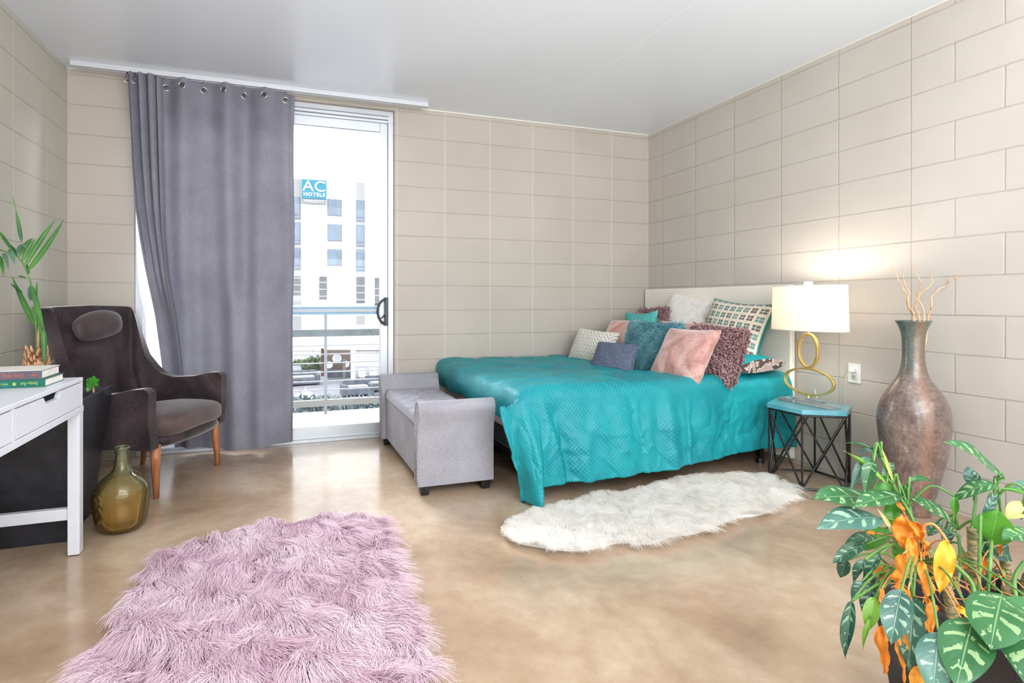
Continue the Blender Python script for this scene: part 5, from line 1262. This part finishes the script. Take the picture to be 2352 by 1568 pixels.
for pts, r in (([(101, 845), (96, 780), (84, 720), (72, 655), (62, 626), (48, 598), (30, 582), (14, 578), (-10, 570)], .0035), ([(84, 812), (83, 760), (80, 700), (70, 660)], .004), ([(101, 842), (100, 800), (104, 760)], .003)):
    rb.tube([tuple(PA(x, y)) for x, y in [tuple(q) for q in spline(pts, 5)]], r, 6)
rb.build('frond_stems', m_stemg, pm, smooth=True)
m_husk = plain('husk', (176, 126, 88), .9, 0, (214, 170, 130), 50, .6, 120)
hb_ = B(); hb_.tube([tuple(PA(88, 810)), tuple(PA(88, 770)), tuple(PA(90, 735))], [.008, .006, .003], 7)
hb_.tube([tuple(PA(84, 960)), tuple(PA(84, 880)), tuple(PA(84, 840)), tuple(PA(84, 808))], [.05, .045, .036, .014], 12)
for k in range(60):
    a = random.uniform(0, 2 * pi); zz = random.uniform(808, 850); r = .03 + .012 * (zz - 808) / 42
    p = PA(84, zz) + Vector((r * math.cos(a), r * math.sin(a), 0)) * .8; q = p + Vector((math.cos(a) * .018, math.sin(a) * .018, .035))
    hb_.tube([tuple(p), tuple((p + q) / 2 + Vector((math.cos(a), math.sin(a), 0)) * .006), tuple(q)], [.008, .007, .003], 5)
hb_.tube([tuple(PA(100, 850)), tuple(PA(112, 838)), tuple(PA(122, 828))], .0016, 5)
hb_.build('trunk_husk', m_husk, pm, smooth=True)
# ---- pothos in the same planter
PDp = PD + .12
po_ = empty('pothos', at(212, 900, PDp), 0, 'little bright green leafy plant at right corner of the tall planter', 'plant'); iv = at(212, 900, PDp)
g = Foliage()
for k, (a, b, w, s_) in enumerate([((210, 890), (198, 872), 14, 8), ((212, 888), (216, 862), 14, 4), ((214, 888), (229, 872), 14, 6), ((208, 892), (201, 900), 10, 6), ((214, 890), (226, 886), 10, 10), ((209, 885), (206, 866), 12, 2)]):
    A_, B_ = at(*a, PDp) - iv, at(*b, PDp - .02) - iv; sc = PDp / F
    V_, F_, U_ = leafgeo(A_, B_, w * sc * 1.4, Vector((0, 0, s_ * sc)), tocam(A_ + iv) + Vector((nz(k, 9), nz(k, 3), .6)) * .7, .5, .3, nu=10, nv=7, seed=k); g.add('p', V_, F_, U_)
MPP = leafmat('pothos_green', (46, 142, 44), (120, 196, 84), (190, 226, 140), False, .3)
v, f, u = g.g['p']; obj('leaves', v, f, MPP, po_, uvs=u)
B().tube([tuple(at(214, 945, PDp) - iv), tuple(at(216, 905, PDp) - iv), tuple(at(214, 888, PDp) - iv)], [.007, .005, .003], 7).build('stem', m_husk, po_, smooth=True)

# ================================================================== OUTSIDE
m_conc = plain('balcony_concrete', (214, 214, 214), .8, 0, (226, 226, 226), 3)
m_rail = plain('galvanised', (83, 90, 94), .5, .3, (101, 108, 111), 12)
m_railw = plain('rail_white', (119, 123, 128), .5, .1)
RY = 1.22
tag(B().box(-6.2, 1.0, .2, RY + .12, -.22, -.025).build('balcony_slab', m_conc), kind='structure')
rl = empty('balcony_railing', (-3.2, RY, 0), 0, 'balcony railing with steel cables and flat top rail outside the glass door', 'railing')
def rz(y): return back(775, y, RY).z
X0r, X1r = -3.0, 4.0; ox = -3.2
def rbx(name, y0, y1, ya, yb, mat): return B().box(-3.0, 4.0, ya, yb, rz(y1), rz(y0)).build(name, mat, rl)
rbx('top_rail', 704, 722, -.03, .05, plain('rail_top', (98, 130, 150), .6, .2))
B().box(-3.0, 4.0, -.034, -.031, rz(716), rz(709)).build('top_rail_face', plain('rail_face', (139, 141, 143), .5), rl)
rbx('thick_rail', 756, 772, -.02, .02, m_rail)
for y in (792.5, 812.5, 832.5, 853, 873.5, 893.5): B().tube([(-3.0, 0, rz(y)), (4.0, 0, rz(y))], .006, 6).build('cable', m_railw, rl)
rbx('bottom_rail', 916, 930, -.02, .03, plain('rail_bottom', (119, 117, 114), .6))
for px in (748, 560, 1010): 
    x_ = back(px, 800, RY).x + 3.2; B().box(x_ - .014, x_ + .014, -.016, .016, -.025, rz(722)).build('post', m_railw, rl)
GZ = -3.5
tag(B().box(-70, 60, 6, 140, GZ - .3, GZ).build('ground', plain('patio_deck', (112, 110, 118), .8, 0, (130, 128, 136), 1.2)), kind='structure')
# hotel across the street
HY = 55.0
ht = empty('hotel_building', (0, HY, GZ), 0, 'white hotel block with blue-grey windows seen through the balcony door', 'building')
m_hw = plain('render_white', (240, 240, 240), .8, 0, (246, 246, 246), 1); m_hg = plain('render_grey', (142, 141, 141), .8)
def hb(px0, px1, py0, py1, y0, y1, name, mat, parent=ht):
    a = back(px0, py1, HY); b = back(px1, py0, HY); xm = (px0 + px1) / 2
    za = back(xm, py1, HY).z; zb = back(xm, py0, HY).z
    return B().box(a.x, b.x, y0, y1, za - GZ, zb - GZ).build(name, mat, parent)
a = back(500, 0, HY); b = back(838, 0, HY); zt = back(760, 411, HY).z
B().box(a.x, b.x, .0, 14, 0, zt - GZ).box(b.x, back(960, 0, HY).x, 1.0, 14, 0, back(850, 500, HY).z - GZ).build('wall', m_hw, ht)
hb(672, 692, 411, 700, -.06, .0, 'grey_bay', m_hg); hb(818, 838, 419, 640, -.06, .0, 'grey_bay', m_hg)
hb(672, 692, 725, 760, -.06, .0, 'grey_bay', m_hg); hb(818, 838, 724, 745, -.06, 0, 'grey_bay', m_hg)
m_wf = plain('window_frame', (66, 76, 94), .5); m_wg = plain('window_glass', (88, 102, 122), .3, 0, (106, 122, 142), .3); m_wc = plain('window_curtain', (101, 110, 119), .6)
for (x0, x1, y0, y1) in ((752, 785, 458, 496), (752, 785, 515, 554), (752, 785, 572, 610), (672, 690, 453, 503), (672, 690, 511, 561), (672, 690, 569, 619), (818, 838, 461, 509), (818, 838, 517, 566), (818, 838, 573, 622)):
    w = hb(x0, x1, y0, y1, -.10, -.02, 'window', m_wf)
    p = hb(x0 + 1.2, x1 - 1.2, y0 + 1.2, y1 - 1.2, -.13, -.09, 'pane', m_wg, w); p.parent = w
    c_ = hb(lerp(.62, x0, x1), x1 - 1.4, y0 + 1.4, y1 - 1.4, -.15, -.12, 'window_drape', m_wc, w)
    if x0 != 752: hb(x0 + 1, x1 - 1, y1 - 10, y1 - 8.5, -.17, -.13, 'transom', m_wf, w)
m_gar = plain('garage_dark', (56, 57, 64), .8, 0, (88, 89, 96), .6)
for (x0, x1, y0, y1) in ((733, 751, 635, 688), (818, 838, 636, 696), (864, 881, 637, 702), (660, 690, 634, 678)):
    g_ = hb(x0, x1, y0, y1, -.08 if x0 < 850 else .9, .0 if x0 < 850 else .98, 'garage_opening', m_gar); yy = -.12 if x0 < 850 else .86
    for k in range(3): hb(x0, x1, y1 - 9 - k * 16, y1 - 6.5 - k * 16, yy, yy + .04, 'parking_barrier', m_hg, g_)
sg = hb(693, 749, 415, 458, -.5, -.2, 'sign', plain('sign_teal', (20, 112, 134), .6)); 
sc_ = back(721, 436, HY); s0x = sc_.x; pxm = back(749, 436, HY).x - back(693, 436, HY).x
m_sw = plain('sign_white', (250, 252, 252), .6)
text('sign_letters', 'AC', pxm * .62, m_sw, sg, (s0x, -.54, back(721, 431, HY).z - GZ), (pi / 2, 0, 0), 1.12, 1.0, .02, 0)
text('sign_letters', 'HOTELS', pxm * .20, m_sw, sg, (s0x, -.54, back(721, 449, HY).z - GZ), (pi / 2, 0, 0), 1.1, 1.15, .02, pxm * .004)
s2 = hb(693, 749, 459, 470, -.5, -.2, 'lower_sign', plain('sign_pale', (119, 120, 123), .6))
text('sign_letters', 'MARRIOTT', pxm * .135, m_sw, s2, (s0x, -.54, back(721, 464.5, HY).z - GZ), (pi / 2, 0, 0), 1.1, 1.1, .02, 0)
# patio things below
def gp(px, py): return fl(px, py, GZ)
m_fence = plain('fence_white', (232, 230, 230), .7); m_brown = plain('timber_brown', (88, 74, 68), .8, 0, (102, 88, 80), 1)
def pix(x, y, D): return at(x, y, D)
def fence(px0, px1, py0, py1, D, n, label):
    a, b = pix(px0, py1, D), pix(px1, py1, D); top = pix(px0, py0, D).z
    e = empty('picket_fence', ((a.x + b.x) / 2, (a.y + b.y) / 2, GZ), math.atan2(b.y - a.y, b.x - a.x), label, 'fence'); L = (b - a).length; h = top - GZ
    for k in range(n):
        x = -L / 2 + L * (k + .5) / n; B().box(x - L / n * .28, x + L / n * .28, -.03, .03, 0, h).build('picket', m_fence, e)
    B().box(-L / 2, L / 2, .03, .08, h - .35, h - .2).box(-L / 2, L / 2, .03, .08, .0, max(.2, h * .35)).build('fence_rail', m_fence, e)
fence(655, 742, 803, 832, 40, 18, 'white picket fence left of the brown pavilion below the balcony')
fence(816, 885, 806, 830, 38, 14, 'white slatted fence right of the brown pavilion below the balcony')
pv = empty('pavilion', (0, 0, GZ), 0, 'brown timber patio pavilion with flat pale roof below the balcony', 'building')
D_ = 34
a, b = pix(745, 870, D_), pix(808, 870, D_)
def qbox(px0, px1, py0, py1, D, name, mat, parent, th=.3):
    a, b = pix(px0, py1, D), pix(px1, py1, D); t = pix(px0, py0, D).z
    return B().add([(a.x, a.y, a.z - GZ), (b.x, b.y, b.z - GZ), (b.x, b.y + th, b.z - GZ), (a.x, a.y + th, a.z - GZ), (a.x, a.y, t - GZ), (b.x, b.y, t - GZ), (b.x, b.y + th, t - GZ), (a.x, a.y + th, t - GZ)],
        [(3, 2, 1, 0), (4, 5, 6, 7), (0, 1, 5, 4), (1, 2, 6, 5), (2, 3, 7, 6), (3, 0, 4, 7)]).build(name, mat, parent)
qbox(742, 808, 800, 851, D_, 'back_wall', m_brown, pv); qbox(738, 748, 800, 868, D_ - 1, 'side_wall', plain('brick', (79, 53, 50), .9), pv)
qbox(745, 885, 797, 803, D_ - 4, 'roof', m_fence, pv, 3); qbox(807, 816, 800, 887, D_ - 5, 'column', m_fence, pv)
qbox(752, 806, 851, 868, D_ - 3, 'bar_counter', plain('counter', (50, 51, 60), .7, 0, (73, 74, 82), 3), pv, .6)
for (x, y) in ((774, 823), (756, 838), (795, 836)):
    c0 = pix(x, y, D_ - 1.5); n = B(); n.tube([(c0.x, c0.y, c0.z - GZ), (c0.x, c0.y - .08, c0.z - GZ)], [.2 + .02 * (x % 5), .18], 20); n.build('wall_dish', m_fence, pv)
qbox(788, 794, 826, 884, D_ - 5, 'slim_post', plain('post_grey', (85, 85, 91), .7), pv, .2)
def shrub(px, py, D, r, label):
    c0 = pix(px, py, D); e = empty('shrub', (c0.x, c0.y, GZ), 0, label, 'shrub'); N = 900
    v = []; f = []
    for k in range(N):
        d = Vector(rng.normal(size=3)).normalized() * r * (.7 + .35 * random.random()); p = Vector((d.x * 1.6, d.y, c0.z - GZ + d.z * .8)); a_ = Vector(rng.normal(size=3)) * .09; b_ = Vector(rng.normal(size=3)) * .09
        n = len(v); v += [p, p + a_, p + a_ + b_, p + b_]; f.append((n, n + 1, n + 2, n + 3))
    obj('foliage', v, f, plain('shrub_green', (66, 85, 57), .8, 0, (94, 108, 79), 4), e, smooth=False)
    B().tube([(0, 0, 0), (0, 0, max(.1, c0.z - GZ))], .08, 6).build('stem', m_brown, e)
ps = empty('fence_backing', (0, 0, GZ), 0, 'long grey backing block added behind the picket fences', 'building')  # made-up dark backing, added so the white pickets show against the brightness
m_pk = plain('backing_grey', (104, 100, 104), .9, 0, (126, 122, 126), .4)
qbox(640, 900, 804, 838, 46, 'dark_backing', m_pk, ps, 3); qbox(640, 900, 790, 804, 45.5, 'parapet', m_fence, ps, 3.5)
shrub(722, 836, 36, .55, 'pale green bush in front of the left picket fence'); shrub(690, 840, 39, .45, 'pale green bush left of the larger bush by the fence')
def umbrella(px, py, D, label):
    c0 = pix(px, py, D); base = Vector((c0.x, c0.y, GZ)); e = empty('patio_umbrella', base, 0, label, 'umbrella'); h = c0.z - GZ
    n = 8; v = [(0, 0, h + .25)] + [(.62 * math.cos(2 * pi * k / n), .62 * math.sin(2 * pi * k / n), h - .12) for k in range(n)]
    obj('canopy', v, [(0, 1 + k, 1 + (k + 1) % n) for k in range(n)] + [tuple(range(1, n + 1))[::-1]], m_fence, e, smooth=False)
    B().tube([(0, 0, 0), (0, 0, h + .3)], .03, 8).build('pole', m_white, e); B().tube([(0, 0, 0), (0, 0, .12)], [.28, .26], 16).build('base', plain('umb_green', (37, 96, 79), .6), e)
umbrella(702, 906, 24.5, 'white patio umbrella below the balcony rail')
m_out = plain('outdoor_dark', (70, 74, 84), .8, 0, (96, 98, 110), 3)
def lounge(px, py, D, w, d, label):
    c0 = gp(px, py); e = empty('outdoor_sofa', c0, .1, label, 'sofa')
    B().box(-w / 2, w / 2, -d / 2, d / 2, .08, .40).build('seat', m_out, e, bv=.04); B().box(-w / 2, w / 2, d / 2 - .2, d / 2, .38, .78).build('backrest', m_out, e, bv=.04)
    for sx in (-1, 1): B().box(sx * w / 2 - .12, sx * w / 2 + .12, -d / 2, d / 2, .08, .58).build('armrest', m_out, e, bv=.04)
    B().box(-w / 2 + .15, w / 2 - .15, -d / 2 + .04, d / 2 - .2, .40, .52).build('cushion', m_hg, e, bv=.04)
lounge(692, 884, 26, 1.7, .8, 'dark outdoor sofa at left end of the patio deck'); lounge(820, 908, 22, 1.3, .8, 'dark grey outdoor sofa nearest the balcony at right'); lounge(868, 898, 22, 1.2, .8, 'dark grey outdoor sofa at far right of patio deck')
def chair_o(px, py, label):
    c0 = gp(px, py); e = empty('patio_chair', c0, .4, label, 'chair', 'wire patio chairs on the deck')
    B().box(-.22, .22, -.22, .22, .42, .46).build('seat', m_fence, e); B().box(-.22, .22, .19, .22, .46, .86).build('backrest', m_fence, e)
    for x in (-.2, .2):
        for y in (-.2, .2): B().tube([(x, y, 0), (x, y, .43)], .018, 6).build('leg', m_out, e)
chair_o(836, 882, 'pale patio chair left of another on the deck'); chair_o(862, 880, 'pale patio chair standing at far right of the deck')
pl_ = empty('planting_bed', (0, 0, 0), 0, 'strip of pale bluish planting below the balcony edge', 'planting')
a, b = gp(665, 945), gp(890, 940)
v = []; f = []
for k in range(1500):
    t = random.random(); p = Vector((lerp(t, a.x, b.x), lerp(t, a.y, b.y) + random.uniform(-.8, .8), GZ + random.uniform(0, .5))); a_ = Vector(rng.normal(size=3)) * .08; b_ = Vector(rng.normal(size=3)) * .08
    n = len(v); v += [p, p + a_, p + a_ + b_, p + b_]; f.append((n, n + 1, n + 2, n + 3))
o_ = obj('foliage', v, f, plain('blue_planting', (85, 101, 106), .8, 0, (110, 119, 123), 3), pl_, smooth=False); o_['kind'] = 'stuff'
far = empty('apartment_block', (0, 120, GZ), 0, 'pale low building far behind the patio fences', 'building')
B().box(-40, 60, 0, 8, 0, 6.2).build('wall', m_hw, far); B().box(-40, 60, -.1, 0, 3.0, 3.6).build('band', m_hg, far)

# ================================================================== LIGHT
w = bpy.data.worlds.new('World'); bpy.context.scene.world = w; w.use_nodes = True
nt = w.node_tree; bg = nt.nodes['Background']; bg.inputs['Color'].default_value = (.93, .97, 1.0, 1); bg.inputs['Strength'].default_value = 3.6
def area(name, loc, rot, sx, sy, e, col=(1, 1, 1)):
    l = bpy.data.lights.new(name, 'AREA'); l.shape = 'RECTANGLE'; l.size = sx; l.size_y = sy; l.energy = e; l.color = col
    o = bpy.data.objects.new(name, l); C.objects.link(o); o.location = loc; o.rotation_euler = rot; return o
sl = bpy.data.lights.new('sun', 'SUN'); sl.energy = 2.2; sl.angle = .3; sl.color = (1, .97, .93)
so = bpy.data.objects.new('sun', sl); C.objects.link(so); so.rotation_euler = (math.radians(38), 0, math.radians(-20))
area('fill_behind_camera', (-2.6, -5.0, 2.5), (math.radians(35), 0, math.radians(-12)), 3.0, 1.6, 75, (1, .99, .97))  # fill lamp added out of view to brighten the room
area('fill_ceiling', (-2.4, -5.2, 1.5), (math.radians(150), 0, 0), 3.4, 1.6, 155, (.93, .97, 1))  # unseen lamp pointed up, added to lighten the ceiling
area('fill_door_floor', (-2.9, 1.9, 4.0), (math.radians(-48), 0, 0), 2.8, 1.8, 860, (.92, .96, 1))  # lamp added above the view to brighten the floor by the door
area('fill_curtain_back', (-3.85, .55, .9), (math.radians(-105), 0, 0), .8, 1.2, 30, (.97, .98, 1))  # hidden lamp added outside to backlight the curtain and header

# ================================================================== CAMERA
cam = bpy.data.cameras.new('camera'); cam.sensor_width = 36; cam.lens = F / 2352 * 36
cam.shift_x = (1176 - CX) / 2352; cam.shift_y = -(784 - YH) / 2352; cam.clip_start = .05; cam.clip_end = 500
co = bpy.data.objects.new('camera', cam); C.objects.link(co); co.location = CAM; co.rotation_euler = (pi / 2, 0, YAW)
sc = bpy.context.scene; sc.camera = co
sc.view_settings.view_transform = 'Standard'; sc.view_settings.look = 'None'; sc.view_settings.exposure = 0
cy = sc.cycles; cy.use_adaptive_sampling = True; cy.adaptive_threshold = .06; cy.adaptive_min_samples = 10; cy.max_bounces = 6; cy.diffuse_bounces = 3; cy.use_light_tree = False; cy.glossy_bounces = 3; cy.transmission_bounces = 5; cy.transparent_max_bounces = 8
cy.sample_clamp_indirect = 4; cy.caustics_reflective = False; cy.caustics_refractive = False; cy.use_denoising = True
